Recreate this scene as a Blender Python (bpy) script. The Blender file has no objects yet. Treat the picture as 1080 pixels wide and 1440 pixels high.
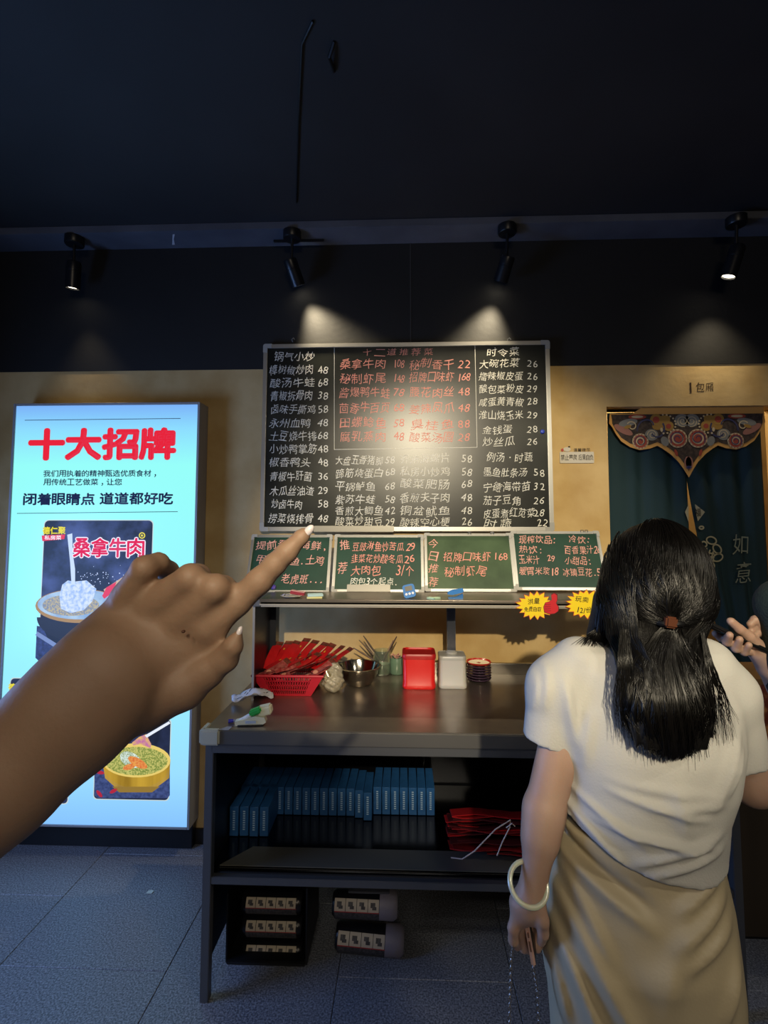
import bpy, bmesh, math, random
import numpy as np
from mathutils import Vector, Matrix
random.seed(7)
C = bpy.context.scene.collection
SC = bpy.context.scene
# ---------------------------------------------------------------- camera
CAM = Vector((0, 0, 1.55)); FPX = 700.0; YAW = math.radians(2.1); PITCH = math.radians(3.8)
SX, SY = -7 / 1440, -29.5 / 1440
cd = bpy.data.cameras.new('camera'); cam = bpy.data.objects.new('camera', cd); C.objects.link(cam)
cd.sensor_fit = 'AUTO'; cd.sensor_width = 36; cd.lens = FPX * 36 / 1440; cd.shift_x = SX; cd.shift_y = SY; cd.clip_start = .02
cam.location = CAM; cam.rotation_euler = (math.pi / 2 + PITCH, 0, YAW); SC.camera = cam
RM = cam.rotation_euler.to_matrix()
# ---------------------------------------------------------------- world, exposure, lights
SC.view_settings.view_transform = 'Standard'; SC.view_settings.look = 'None'
SC.view_settings.gamma = 1; SC.view_settings.use_curve_mapping = False; SC.view_settings.exposure = 0
w = bpy.data.worlds.new('world'); SC.world = w; w.use_nodes = True
w.node_tree.nodes['Background'].inputs[0].default_value = (.55, .7, 1, 1)
w.node_tree.nodes['Background'].inputs[1].default_value = .012
def lamp(name, kind, loc, aim, power, col, size=.1, spot=60, blend=.6):
    d = bpy.data.lights.new(name, kind); d.energy = power; d.color = col
    if kind == 'SPOT': d.spot_size = math.radians(spot); d.spot_blend = blend; d.shadow_soft_size = size
    elif kind == 'AREA': d.size = size
    else: d.shadow_soft_size = size
    o = bpy.data.objects.new(name, d); C.objects.link(o); o.location = loc
    o.rotation_euler = (Vector(aim) - Vector(loc)).to_track_quat('-Z', 'Y').to_euler()
    return o
WARM = (1, .80, .50)
# ceiling downlights of the dining room behind the photographer
lamp('downlight', 'SPOT', (.12, -2.3, 2.9), (.30, 2.45, 1.34), 700, (1, .86, .60), .035, 27, .55)
lamp('downlight', 'SPOT', (1.6, -.5, 2.95), (1.0, 1.1, .7), 52, (1, .90, .70), .10, 84, .9)
lamp('downlight', 'SPOT', (-.6, -1.6, 2.95), (-.1, 1.2, .6), 45, (1, .87, .68), .10, 84, 1)
lamp('warm_ambient_fill', 'AREA', (.4, -2.2, 3.0), (.4, .5, .6), 34, (1, .84, .62), .9)  # area light added as warm ambient fill, not a fixture of the room
# unseen blue fill added at the left, strengthening the lightbox glow
lamp('side_blue_fill', 'AREA', (-2.45, 1.15, 1.2), (.35, .9, 1.1), 38, (.26, .46, 1), .9)
lamp('passage_lamp', 'POINT', (1.35, 2.9, 2.35), (1.3, 2.9, 0), 16, (1, .8, .5), .1)

def ray(px, py):
    d = RM @ Vector(((px - 547) / FPX, -(py - 690.5) / FPX, -1)); return d
def P(px, py, Y):
    d = ray(px, py); return CAM + d * (Y / d.y)
def PZ(px, py, z):
    d = ray(px, py); return CAM + d * ((z - CAM.z) / d.z)
def X(px, Y, py=737): return P(px, py, Y).x
def Z(py, Y, px=573): return P(px, py, Y).z
# ---------------------------------------------------------------- materials
def lin(c):
    if isinstance(c, str): c = [int(c[i:i + 2], 16) / 255 for i in (0, 2, 4)]
    return tuple((x / 12.92 if x <= .04045 else ((x + .055) / 1.055) ** 2.4) for x in c) + (1,)
MC = {}
def mat(name, col, rough=.5, metal=0, emit=0, col2=None, scale=20, bump=0, bscale=60, thr=(.35, .65), trans=0, coat=0, sss=0, detail=4, stretch=None, spec=None, aniso=0):
    if name in MC: return MC[name]
    m = bpy.data.materials.new(name); m.use_nodes = True; nt = m.node_tree; b = nt.nodes['Principled BSDF']
    b.inputs['Base Color'].default_value = lin(col); b.inputs['Roughness'].default_value = rough; b.inputs['Metallic'].default_value = metal
    if trans: b.inputs['Transmission Weight'].default_value = trans
    if coat: b.inputs['Coat Weight'].default_value = coat
    if spec is not None: b.inputs['Specular IOR Level'].default_value = spec
    if sss: b.inputs['Subsurface Weight'].default_value = sss; b.inputs['Subsurface Scale'].default_value = .01
    vec = None
    if col2 or bump:
        tc = nt.nodes.new('ShaderNodeTexCoord'); mp = nt.nodes.new('ShaderNodeMapping'); nt.links.new(tc.outputs['Object'], mp.inputs[0])
        if stretch: mp.inputs['Scale'].default_value = stretch
        vec = mp.outputs[0]
    src = None
    if col2:
        n = nt.nodes.new('ShaderNodeTexNoise'); n.inputs['Scale'].default_value = scale; n.inputs['Detail'].default_value = detail
        nt.links.new(vec, n.inputs['Vector'])
        r = nt.nodes.new('ShaderNodeValToRGB'); r.color_ramp.elements[0].position = thr[0]; r.color_ramp.elements[1].position = thr[1]
        r.color_ramp.elements[0].color = lin(col); r.color_ramp.elements[1].color = lin(col2)
        nt.links.new(n.outputs['Fac'], r.inputs[0]); nt.links.new(r.outputs[0], b.inputs['Base Color']); src = r.outputs[0]
    if bump:
        n = nt.nodes.new('ShaderNodeTexNoise'); n.inputs['Scale'].default_value = bscale; n.inputs['Detail'].default_value = 5
        nt.links.new(vec, n.inputs['Vector']); bp = nt.nodes.new('ShaderNodeBump'); bp.inputs['Strength'].default_value = bump; bp.inputs['Distance'].default_value = .01
        nt.links.new(n.outputs['Fac'], bp.inputs['Height']); nt.links.new(bp.outputs[0], b.inputs['Normal'])
    if emit:
        b.inputs['Emission Strength'].default_value = emit; b.inputs['Emission Color'].default_value = lin(col)
        b.inputs['Base Color'].default_value = (0.02, 0.02, 0.02, 1)
        if src:
            for l in list(b.inputs['Base Color'].links): nt.links.remove(l)
            nt.links.new(src, b.inputs['Emission Color'])
    MC[name] = m; return m
STEEL = mat('brushed_steel', '8f8d88', .25, 1, col2='7a7772', scale=3, bump=.05, bscale=8)
STEELTOP = mat('worn_steel_top', 'b0a69a', .30, .9, col2='948a82', scale=4, bump=.03, bscale=5)
LIPS = mat('lip_brushed_steel', 'b8b2a8', .5, .9, bump=.03, bscale=10)
DSTEEL = mat('dull_steel', '75777c', .5, .9, bump=.03, bscale=10)
BLACKW = mat('black_wall_paint', '141415', .75, col2='19191a', scale=3, bump=.1, bscale=40)
BEAMM = mat('dark_grey_beam_paint', '5f626c', .6, col2='52555f', scale=5)
YELLOW = mat('ochre_limewash', 'cfb27c', .85, col2='bb9a62', scale=5, bump=.25, bscale=18, detail=8)
ALU = mat('aluminium_frame', 'd2d0ca', .32, .85)
CORN = mat('grey_corner_plastic', 'a3a29c', .5)
BOARD = mat('black_chalkboard', '121514', .30, col2='34372f', scale=3.2, detail=7, thr=(.42, .85), spec=.45)  # BOARD's paler noise: chalk dust that also stands in for glare
GBOARD = mat('green_chalkboard', '1b3a2d', .38, col2='24483a', scale=5, detail=6, spec=.35)
GBOARD2 = mat('faded_green_chalkboard', '2c4228', .38, col2='4c6344', scale=5, detail=6, spec=.35)
CHALK = mat('white_chalk', 'e6e4d8', .9); PINK = mat('pink_chalk', 'e89c8c', .9); PINKG = mat('pale_pink_chalk', 'e4a698', .9)
BLK = mat('black_plastic', '0c0c0e', .4); INK = mat('black_ink', '15120f', .8)
# ---------------------------------------------------------------- mesh helpers
def link(o, parent=None):
    C.objects.link(o)
    if parent is not None: o.parent = parent
    return o
def meta(o, label=None, cat=None, group=None, kind=None):
    if label: o['label'] = label
    if cat: o['category'] = cat
    if group: o['group'] = group
    if kind: o['kind'] = kind
    return o
def E(name, loc=(0, 0, 0), label=None, cat=None, group=None, rot=None):
    o = bpy.data.objects.new(name, None); o.empty_display_size = .05; o.location = loc
    if rot is not None: o.rotation_euler = rot
    return meta(link(o), label, cat, group)
def mesh_obj(name, me, m, parent=None, smooth=False):
    o = bpy.data.objects.new(name, me)
    if m is not None and len(me.materials) == 0: me.materials.append(m)
    if smooth: me.polygons.foreach_set('use_smooth', [True] * len(me.polygons))
    return link(o, parent)
def data(name, V, F, m, parent=None, smooth=False):
    me = bpy.data.meshes.new(name); me.from_pydata([tuple(v) for v in V], [], F); me.update()
    return mesh_obj(name, me, m, parent, smooth)
def rec(bm): bmesh.ops.recalc_face_normals(bm, faces=bm.faces)
def fin(name, bm, m, parent=None, smooth=False, bev=0, seg=2):
    if bev: bmesh.ops.bevel(bm, geom=list(bm.edges), offset=bev, segments=seg, affect='EDGES', clamp_overlap=True)
    rec(bm); me = bpy.data.meshes.new(name); bm.to_mesh(me); bm.free()
    o = mesh_obj(name, me, m, parent)
    if smooth:
        me.polygons.foreach_set('use_smooth', [True] * len(me.polygons)); me.set_sharp_from_angle(angle=math.radians(40))
    return o
def abox(bm, x0, x1, y0, y1, z0, z1, M=None):
    vs = [bm.verts.new((x, y, z)) for x in (x0, x1) for y in (y0, y1) for z in (z0, z1)]
    if M is not None:
        for v in vs: v.co = M @ v.co
    for f in ((0, 1, 3, 2), (4, 6, 7, 5), (0, 4, 5, 1), (2, 3, 7, 6), (0, 2, 6, 4), (1, 5, 7, 3)): bm.faces.new([vs[i] for i in f])
def box(name, x0, x1, y0, y1, z0, z1, m, parent=None, bev=0, seg=2, M=None):
    bm = bmesh.new(); abox(bm, x0, x1, y0, y1, z0, z1, M); return fin(name, bm, m, parent, bool(bev), bev, seg)
def atube(bm, pts, rad, n=12, cap=True, sq=1.0, up=None):
    pts = [Vector(p) for p in pts]; rings = []
    if not hasattr(rad, '__len__'): rad = [rad] * len(pts)
    a = None
    for i, p in enumerate(pts):
        t = (pts[min(i + 1, len(pts) - 1)] - pts[max(i - 1, 0)]).normalized()
        if a is None:
            a = Vector(up) if up else (Vector((0, 0, 1)) if abs(t.z) < .9 else Vector((1, 0, 0)))
        a = (a - t * a.dot(t)).normalized(); b = t.cross(a)
        rings.append([bm.verts.new(p + a * (math.cos(k * 2 * math.pi / n) * rad[i] * sq) + b * (math.sin(k * 2 * math.pi / n) * rad[i])) for k in range(n)])
    for r, s in zip(rings, rings[1:]):
        for k in range(n): bm.faces.new((r[k], r[(k + 1) % n], s[(k + 1) % n], s[k]))
    if cap: bm.faces.new(rings[0][::-1]); bm.faces.new(rings[-1])
def tube(name, pts, rad, m, parent=None, n=12, cap=True, sq=1.0, up=None):
    bm = bmesh.new(); atube(bm, pts, rad, n, cap, sq, up); return fin(name, bm, m, parent, True)
def alathe(bm, prof, n=32, M=None):
    rings = []
    for r, z in prof:
        if r < 1e-6: rings.append([bm.verts.new((0, 0, z))])
        else: rings.append([bm.verts.new((r * math.cos(k * 2 * math.pi / n), r * math.sin(k * 2 * math.pi / n), z)) for k in range(n)])
    for r, s in zip(rings, rings[1:]):
        for k in range(n):
            if len(r) == 1 and len(s) == 1: continue
            if len(r) == 1: bm.faces.new((r[0], s[k], s[(k + 1) % n]))
            elif len(s) == 1: bm.faces.new((r[k], r[(k + 1) % n], s[0]))
            else: bm.faces.new((r[k], r[(k + 1) % n], s[(k + 1) % n], s[k]))
    if M is not None:
        for r in rings:
            for v in r: v.co = M @ v.co
def lathe(name, prof, m, parent=None, n=32, M=None):
    bm = bmesh.new(); alathe(bm, prof, n, M); return fin(name, bm, m, parent, True)
def aprism(bm, pts, z0, z1, M=None):
    lo = [bm.verts.new((x, y, z0)) for x, y in pts]; hi = [bm.verts.new((x, y, z1)) for x, y in pts]; n = len(pts)
    for k in range(n): bm.faces.new((lo[k], lo[(k + 1) % n], hi[(k + 1) % n], hi[k]))
    f1 = bm.faces.new(lo[::-1]); f2 = bm.faces.new(hi)
    f1.normal_update(); f2.normal_update()
    bmesh.ops.triangulate(bm, faces=[f1, f2], ngon_method='EAR_CLIP')
    if M is not None:
        for v in lo + hi: v.co = M @ v.co
def prism(name, pts, z0, z1, m, parent=None, M=None):
    bm = bmesh.new(); aprism(bm, pts, z0, z1, M); return fin(name, bm, m, parent)
def rrect(x0, x1, y0, y1, r, n=5):
    out = []
    for cx, cy, a0 in ((x1 - r, y1 - r, 0), (x0 + r, y1 - r, 90), (x0 + r, y0 + r, 180), (x1 - r, y0 + r, 270)):
        for k in range(n + 1):
            a = math.radians(a0 + 90 * k / n); out.append((cx + r * math.cos(a), cy + r * math.sin(a)))
    return out
def ell(cx, cy, a, b, n=28, rot=0, a0=0, a1=360):
    out = []
    for k in range(n):
        t = math.radians(a0 + (a1 - a0) * k / (n if a1 - a0 >= 360 else n - 1)); x, y = a * math.cos(t), b * math.sin(t)
        out.append((cx + x * math.cos(rot) - y * math.sin(rot), cy + x * math.sin(rot) + y * math.cos(rot)))
    return out
class Frame:
    """a flat thing: local x = right, local y = up, local z = towards the room"""
    def __init__(s, o, u, v):
        s.o = Vector(o); s.u = Vector(u).normalized(); s.n = s.u.cross(Vector(v)).normalized(); s.v = s.n.cross(s.u).normalized()
        s.M = Matrix((s.u, s.v, s.n)).transposed().to_4x4(); s.M.translation = s.o
    def hit(s, px, py):
        d = ray(px, py); t = (s.o - CAM).dot(s.n) / d.dot(s.n); q = CAM + d * t - s.o; return q.dot(s.u), q.dot(s.v)
    def root(s, name, label=None, cat=None, group=None):
        o = E(name, s.o, label, cat, group); o.rotation_euler = s.M.to_euler(); return o
# ---------------------------------------------------------------- lettering
GC = {}
def glyph(ch, off=0.0, shear=0.0):
    key = (ch, off, shear)
    if key in GC: return GC[key]
    cu = bpy.data.curves.new('t', 'FONT'); cu.body = ch; cu.size = 1; cu.resolution_u = 2; cu.offset = off; cu.shear = shear
    o = bpy.data.objects.new('t', cu); C.objects.link(o); bpy.context.view_layer.update()
    me = bpy.data.meshes.new_from_object(o.evaluated_get(bpy.context.evaluated_depsgraph_get()))
    V = np.array([v.co[:] for v in me.vertices]).reshape(-1, 3); F = [tuple(p.vertices) for p in me.polygons]
    bpy.data.objects.remove(o); bpy.data.curves.remove(cu); bpy.data.meshes.remove(me)
    if len(V):
        lo, hi = V.min(0), V.max(0); V = V.copy(); V[:, 0] -= lo[0]; GC[key] = (V, F, hi[0] - lo[0], lo[1], hi[1])
    else: GC[key] = (V, F, .3, 0, 0)
    return GC[key]
def write(name, s, x0, x1, yc, h, m, parent, z=.0006, hand=0.0, off=0.0, vert=False, slope=0.0, rnd=random, fit=True, bold=0.0):
    """letters of s fitted from x0 to x1 round the height yc, h = height of a character"""
    n = len(s); V = []; F = []; cell = (x1 - x0) / max(1, n); small = sum(.55 if ord(c) < 128 else 1 for c in s); x = x0; unit = (x1 - x0) / max(.5, small)
    for c in s:
        wch = unit * (.55 if ord(c) < 128 else 1)
        if c != ' ':
            gv, gf, gw, g0, g1 = glyph(c, off, .12 * (1 if hand else 0))
            if len(gv):
                cjk = ord(c) > 0x2fff and c not in '，。、：'
                if cjk: sy = h / max(.4, (g1 - g0)) * rnd.uniform(1 - .12 * bool(hand), 1); sx = min(wch * .92 / max(gw, .3), sy * 1.25) if gw > .3 else sy
                else: sy = h * .95 / .73; sx = min(sy, wch * .95 / max(gw, .12))
                yy = (g0 + g1) / 2 if cjk else .36
                th = rnd.gauss(0, hand * .09); dy = rnd.gauss(0, hand * h * .05)
                b = len(V); ct, st = math.cos(th), math.sin(th)
                for bo in ([(0, 0)] if not bold else [(bold * math.cos(k * .7854), bold * math.sin(k * .7854)) for k in range(8)]):
                    b = len(V)
                    for vx, vy, _ in gv:
                        a = (vx - gw / 2) * sx; d = (vy - yy) * sy
                        if hand: d += hand * .04 * h * math.sin(a / h * 5 + dy * 9e3); a += hand * .03 * h * math.sin(d / h * 6 + th * 60)
                        X_, Y_ = a * ct - d * st, a * st + d * ct
                        V.append((x + wch / 2 + X_ + bo[0] * h, yc + Y_ + dy + slope * (x - x0) + bo[1] * h, z + b * 1e-9))
                    F += [tuple(i + b for i in f) for f in gf]
        x += wch
    if not V: return None
    return data(name, V, F, m, parent)
# ---------------------------------------------------------------- smooth implicit surfaces (surface nets)
def surf(fn, xs, ys, zs):
    G = np.stack(np.meshgrid(xs, ys, zs, indexing='ij'), -1).astype(np.float32)
    D = np.empty(G.shape[:3], np.float32)
    for i in range(0, len(xs), 24): D[i:i + 24] = fn(G[i:i + 24])
    S = D < 0; nx, ny, nz = D.shape
    cs = np.zeros((nx - 1, ny - 1, nz - 1), np.int8)
    for dx in (0, 1):
        for dy in (0, 1):
            for dz in (0, 1): cs += S[dx:nx - 1 + dx, dy:ny - 1 + dy, dz:nz - 1 + dz]
    act = np.argwhere((cs > 0) & (cs < 8)); idx = -np.ones(cs.shape, np.int64); idx[tuple(act.T)] = np.arange(len(act))
    acc = np.zeros((len(act), 3)); cnt = np.zeros(len(act))
    for ax in range(3):
        for a in (0, 1):
            for b in (0, 1):
                o = [a, b]; o.insert(ax, 0); o2 = list(o); o2[ax] = 1
                p = act + o; q = act + o2; dp = D[tuple(p.T)]; dq = D[tuple(q.T)]; m = (dp < 0) != (dq < 0)
                t = np.where(m, dp / np.where(m, dp - dq, 1), 0)[:, None]
                acc += np.where(m[:, None], G[tuple(p.T)] * (1 - t) + G[tuple(q.T)] * t, 0); cnt += m
    V = acc / cnt[:, None]; F = []
    for ax in range(3):
        sl0 = [slice(None)] * 3; sl1 = [slice(None)] * 3; sl0[ax] = slice(0, -1); sl1[ax] = slice(1, None)
        A = S[tuple(sl0)]; B = S[tuple(sl1)]; e = np.argwhere(A != B); u, v = [(1, 2), (2, 0), (0, 1)][ax]
        ok = (e[:, u] > 0) & (e[:, v] > 0) & (e[:, u] < D.shape[u] - 1) & (e[:, v] < D.shape[v] - 1); e = e[ok]
        fl = A[tuple(e.T)]; q = []
        for du, dv in ((1, 1), (0, 1), (0, 0), (1, 0)):
            c = e.copy(); c[:, u] -= du; c[:, v] -= dv; q.append(idx[tuple(c.T)])
        q = np.stack(q, 1); q[~fl] = q[~fl][:, ::-1]; F.append(q)
    return V, np.concatenate(F)
def surf_obj(name, fn, xs, ys, zs, m, parent=None, relax=2):
    V, F = surf(fn, xs, ys, zs)
    e = np.concatenate([F[:, [0, 1]], F[:, [1, 2]], F[:, [2, 3]], F[:, [3, 0]]])
    for _ in range(relax):
        s = np.zeros_like(V); c = np.zeros(len(V)); np.add.at(s, e[:, 0], V[e[:, 1]]); np.add.at(c, e[:, 0], 1); np.add.at(s, e[:, 1], V[e[:, 0]]); np.add.at(c, e[:, 1], 1)
        V = V * .5 + .5 * s / c[:, None]
    me = bpy.data.meshes.new(name); me.vertices.add(len(V)); me.vertices.foreach_set('co', V.astype(np.float32).ravel())
    me.loops.add(F.size); me.loops.foreach_set('vertex_index', F.astype(np.int32).ravel())
    me.polygons.add(len(F)); me.polygons.foreach_set('loop_start', np.arange(0, F.size, 4, dtype=np.int32))
    me.update(calc_edges=True); me.validate()
    return mesh_obj(name, me, m, parent, True)
def cap(p, a, b, ra, rb):
    a = np.array(a, np.float32); b = np.array(b, np.float32); ab = b - a
    t = np.clip(((p - a) @ ab) / max(1e-9, float(ab @ ab)), 0, 1)
    return np.linalg.norm(p - a - t[..., None] * ab, axis=-1) - (ra + (rb - ra) * t)
def ellip(p, c, r):
    q = (p - np.array(c, np.float32)); r = np.array(r, np.float32)
    k0 = np.linalg.norm(q / r, axis=-1); k1 = np.linalg.norm(q / (r * r), axis=-1) + 1e-9
    return k0 * (k0 - 1) / k1
def smin(a, b, k):
    h = np.clip(.5 + .5 * (b - a) / k, 0, 1); return b * (1 - h) + a * h - k * h * (1 - h)
def chain(p, pts, k=.004):
    d = None
    for q, r in zip(pts, pts[1:]):
        c = cap(p, q[:3], r[:3], q[3], r[3]); d = c if d is None else smin(d, c, k)
    return d
def grid(lo, hi, h): return np.arange(lo, hi + h, h, dtype=np.float32)
def interp(z, zs, vs): return np.interp(z, zs, vs).astype(np.float32)
# ================================================================ the setting
WY = 2.50
def struct(o): o['kind'] = 'structure'; return o
split = Z(517, WY)                     # where the ochre paint ends
ceil_z = 3.04; beam_z = Z(343, WY)
XL, XR, YB = -2.6, 2.7, -3.2
dx0 = X(853, WY, 575); dz1 = Z(571, WY, 960); dx1 = dx0 + .86
def wallrun(name, boxes, m):
    bm = bmesh.new()
    for b in boxes: abox(bm, *b)
    return struct(fin(name, bm, m))
wallrun('wall_back', [(XL, dx0, WY, WY + .13, 0, split), (dx0, dx1, WY, WY + .13, dz1, split), (dx1, XR, WY, WY + .13, 0, split)], YELLOW)
wallrun('wall_back_upper', [(XL, XR, WY - .004, WY + .13, split, ceil_z)], BLACKW)
DARKW = mat('dark_side_wall_paint', '4a4238', .85, col2='3e382f', scale=3, bump=.1, bscale=30)
wallrun('wall_left', [(XL - .1, XL, YB, WY + .13, 0, ceil_z)], DARKW)
wallrun('wall_right', [(XR, XR + .1, YB, 3.6, 0, ceil_z)], DARKW)
wallrun('wall_front', [(XL - .1, XR + .1, YB - .1, YB, 0, ceil_z)], DARKW)
wallrun('wall_passage', [(.8, XR, 3.3, 3.4, 0, ceil_z), (.7, .8, WY + .13, 3.4, 0, ceil_z)], YELLOW)
struct(box('ceiling', XL - .1, XR + .1, YB - .1, 3.4, ceil_z, ceil_z + .1, mat('black_ceiling_paint', '2a2a2d', .8, col2='232326', scale=2, bump=.08, bscale=12)))
bm_y = P(540, 318, 2.2)
beam_y0 = (beam_z - CAM.z) / ray(540, 318).z * ray(540, 318).y
bo = struct(box('trim_beam', XL, XR, beam_y0, WY, beam_z, ceil_z, BEAMM, bev=.002))
prism('paint_chip', [P(243, 322, beam_y0 + .03).xy[:], P(246, 322, beam_y0 + .03).xy[:], P(244.5, 333, beam_y0 + .07).xy[:], P(246, 343, beam_y0 + .12).xy[:], P(242, 343, beam_y0 + .12).xy[:]], beam_z - .0015, beam_z - .0002, mat('white_chip', 'c9ccd2', .8), bo)
struct(box('trim_wall_seam', X(577.5, WY), X(579, WY), WY - .006, WY - .003, split, beam_z, mat('seam_grey', '38383a', .7)))
o = struct(box('baseboard_back', XL, dx0, WY - .012, WY, 0, .07, mat('dark_baseboard', '1a1a1e', .5)))
# floor tiles of dark granite, every second column shifted by half a tile
GRAN = mat('speckled_granite', '4a4e57', .40, col2='8c909a', scale=170, detail=3, thr=(.38, .68), bump=.12, bscale=200)
fl = struct(box('floor', XL, XR, YB, 3.4, -.1, -.006, mat('grout', '131316', .9)))
JX = PZ(0, 1357, 0).x; JY = PZ(120, 1362, 0).y; T = PZ(194, 1440, 0).x - JX; bm = bmesh.new(); abox(bm, .001, T - .001, .001, T - .001, -.02, 0)
bmesh.ops.bevel(bm, geom=[e for e in bm.edges if all(v.co.z > -.01 for v in e.verts)], offset=.0015, segments=1, affect='EDGES')
tile0 = fin('tile', bm, GRAN, fl); first = True
xk = JX - 2 * T
for c in range(10):
    x = xk + c * T
    y = JY - 9 * T + (T * .55 if c % 2 else 0)
    while y < WY + .2:
        if x < XR - .05 and y > YB - .3:
            if first: t = tile0; first = False
            else: t = link(tile0.copy(), fl)
            t.location = (x, y, 0)
        y += T
q = PZ(211, 1255, 0)
meta(prism('paper_scrap', [(-.012, -.008), (.011, -.009), (.014, .006), (.002, .011), (-.011, .007)], 0.0005, .003, mat('scrap', 'b9c4bd', .8)), 'small pale paper scrap lying on the dark floor tiles', 'litter').location = q
# power socket low on the wall beside the lightbox
q = P(275, 1054, WY)
s = E('cable_clip', (q.x, WY, q.z), 'small pale cable clip on the ochre wall beside the steel counter', 'clip')
box('clip_body', -.012, .012, -.01, 0, -.012, .012, CORN, s, .003); tube('wire', [(-.014, -.004, -.01), (-.018, -.006, .01), (0, -.008, .02), (.012, -.006, .016)], .002, mat('pale_cable', '8f8a80', .5), s, 6)
# ceiling cord and patches
q0, q1, q2 = PZ(417, 284, ceil_z), PZ(420, 170, ceil_z), PZ(425, 60, ceil_z)
meta(tube('ceiling_cable', [q0 - Vector((0, 0, .004)), q1 - Vector((0, 0, .004)), q2 - Vector((0, 0, .004)), PZ(440, 30, ceil_z - .004)], .004, BLK, None, 6), 'thin black cable running across the dark ceiling', 'cable')
p0 = PZ(470, 60, ceil_z - .004)
meta(tube('ceiling_hook', [p0 + Vector((0, 0, .003)), PZ(463, 80, ceil_z - .02), PZ(470, 100, ceil_z - .004)], .006, BLK, None, 6), 'small black hook fixed to the ceiling beside the cable', 'hook')
# ================================================================ spotlights on the beam
LENS = mat('lit_lens', 'fff3d8', .3, emit=6); LAMPB = mat('black_lamp_enamel', '16171a', .35)
def spotlight(mx, my, ax, ay, bx, by, lit, label, Yoff=0.0, glow='lens'):
    Ym = beam_y0 + .07; m0 = PZ(mx, my, beam_z); r = .045
    e = E('spotlight', m0, label, 'lamp', 'black spotlights under the beam')
    lathe('mount', [(0, 0), (r, 0), (r, -.035), (r * .93, -.04), (0, -.04)], LAMPB, e, 28)
    a = P(ax, ay, m0.y + Yoff) - m0; b = P(bx, by, m0.y + Yoff + .02) - m0
    if glow == 'wall': b = P(bx, by, m0.y + Yoff + .06) - m0
    tube('stem', [(0, 0, -.04), (0, 0, -.06), a * .8 + b * .2 + Vector((0, 0, .012))], .007, LAMPB, e, 8)
    d = (b - a).normalized(); Rt = d.to_track_quat('Z', 'Y').to_matrix().to_4x4(); Rt.translation = a; L = (b - a).length; R = .034
    lathe('lamp_body', [(0, 0), (R * .9, 0), (R, .008), (R, L * .35), (R * .96, L * .36), (R, L * .37), (R, L), (R * .86, L), (R * .8, L - .012), (0, L - .012)], LAMPB, e, 28, Rt)
    Ml = Rt @ Matrix.Translation((0, 0, L - .008))
    o = lathe('lens', [(0, 0), (R * .78, 0), (R * .78, -.003), (0, -.003)], LENS if lit else mat('dim_lens', 'fff0cc', .3, emit=2), e, 24, Ml)
    return m0 + b, d, e
b1, d1, e1 = spotlight(105, 334, 104, 368, 102, 406, True, 'leftmost spotlight under the beam, lit, above the lightbox')
b2, d2, e2 = spotlight(411, 326, 407, 364, 420, 402, True, 'second spotlight from the left, tilted above the chalkboard left corner', glow='wall')
b3, d3, e3 = spotlight(713, 318, 715, 360, 704, 396, True, 'third spotlight from the left, tilted above the chalkboard right part', glow='wall')
b4, d4, e4 = spotlight(1035, 306, 1038, 346, 1024, 390, True, 'rightmost spotlight under the beam, lit, above the curtained doorway')
for b, aim, pw, sz in ((b1, Vector((-1.45, 2.2, .6)), 6, 70), (b2, Vector((.12, 2.44, 1.5)), 55, 72), (b3, Vector((.12, 2.44, 1.5)), 55, 72), (b4, Vector((1.5, 2.45, .9)), 13, 90)):
    dd = (aim - b).normalized(); lamp('spot_beam', 'SPOT', b + dd * .012, aim, pw, (1, .83, .55), .02, sz, 1)
t = E('track_rail', PZ(412, 337, beam_z), 'thin black rail beside the second spotlight under the beam', 'rail')
box('rail_bar', -.10, .16, -.006, .006, -.012, -.001, LAMPB, t, .002)
# ================================================================ lightbox
LY = 2.40
F1 = Frame((X(139, LY), LY, Z(1157, LY, 139)), (1, 0, 0), (0, .0, 1))
lb = F1.root('lightbox', 'tall glowing pale blue menu lightbox standing against the wall', 'sign')
x0, yb = F1.hit(-6, 1157); x1 = F1.hit(270, 900)[0]; yt = F1.hit(150, 570)[1]
FR = mat('lightbox_frame_silver', 'a3a4a8', .5, .3)
D0 = -(WY - LY) + .002
fm = bmesh.new()
for b in ((x0 - .012, x0, yb - .01, yt + .012), (x1, x1 + .012, yb - .01, yt + .012), (x0, x1, yt, yt + .012), (x0, x1, yb - .01, yb)): abox(fm, b[0], b[1], b[2], b[3], D0 + .02, .006)
abox(fm, x0 - .012, x1 + .012, yb - .01, yt + .012, D0, D0 + .02)
fin('frame', fm, FR, lb, True, .0015, 1)
box('plinth', x0, x1 + .004, -Z(1157, LY, 139) + .001, yb - .012, D0 + .01, -.05, mat('black_plinth', '101216', .4), lb, .003)
# backlit sheet, brighter toward its middle where the tubes are
pm = mat('backlit_acrylic', '9af0f2', .3, emit=1)
nt = pm.node_tree; bs = nt.nodes['Principled BSDF']; tc = nt.nodes.new('ShaderNodeTexCoord'); sp = nt.nodes.new('ShaderNodeSeparateXYZ'); nt.links.new(tc.outputs['Object'], sp.inputs[0])
rp = nt.nodes.new('ShaderNodeMapRange'); rp.inputs[1].default_value = yb; rp.inputs[2].default_value = yt; nt.links.new(sp.outputs[1], rp.inputs[0])
cr = nt.nodes.new('ShaderNodeValToRGB'); nt.links.new(rp.outputs[0], cr.inputs[0]); els = cr.color_ramp.elements
els[0].position = 0; els[0].color = lin('7fb8f0'); els[1].position = 1; els[1].color = lin('74a8ea')
for p_, c_ in ((.12, '92d2f6'), (.4, '90e6f2'), (.85, '8df0ea'), (.94, '84d0f0')):
    e_ = els.new(p_); e_.color = lin(c_)
nt.links.new(cr.outputs[0], bs.inputs['Emission Color']); bs.inputs['Emission Strength'].default_value = 1.14
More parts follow.
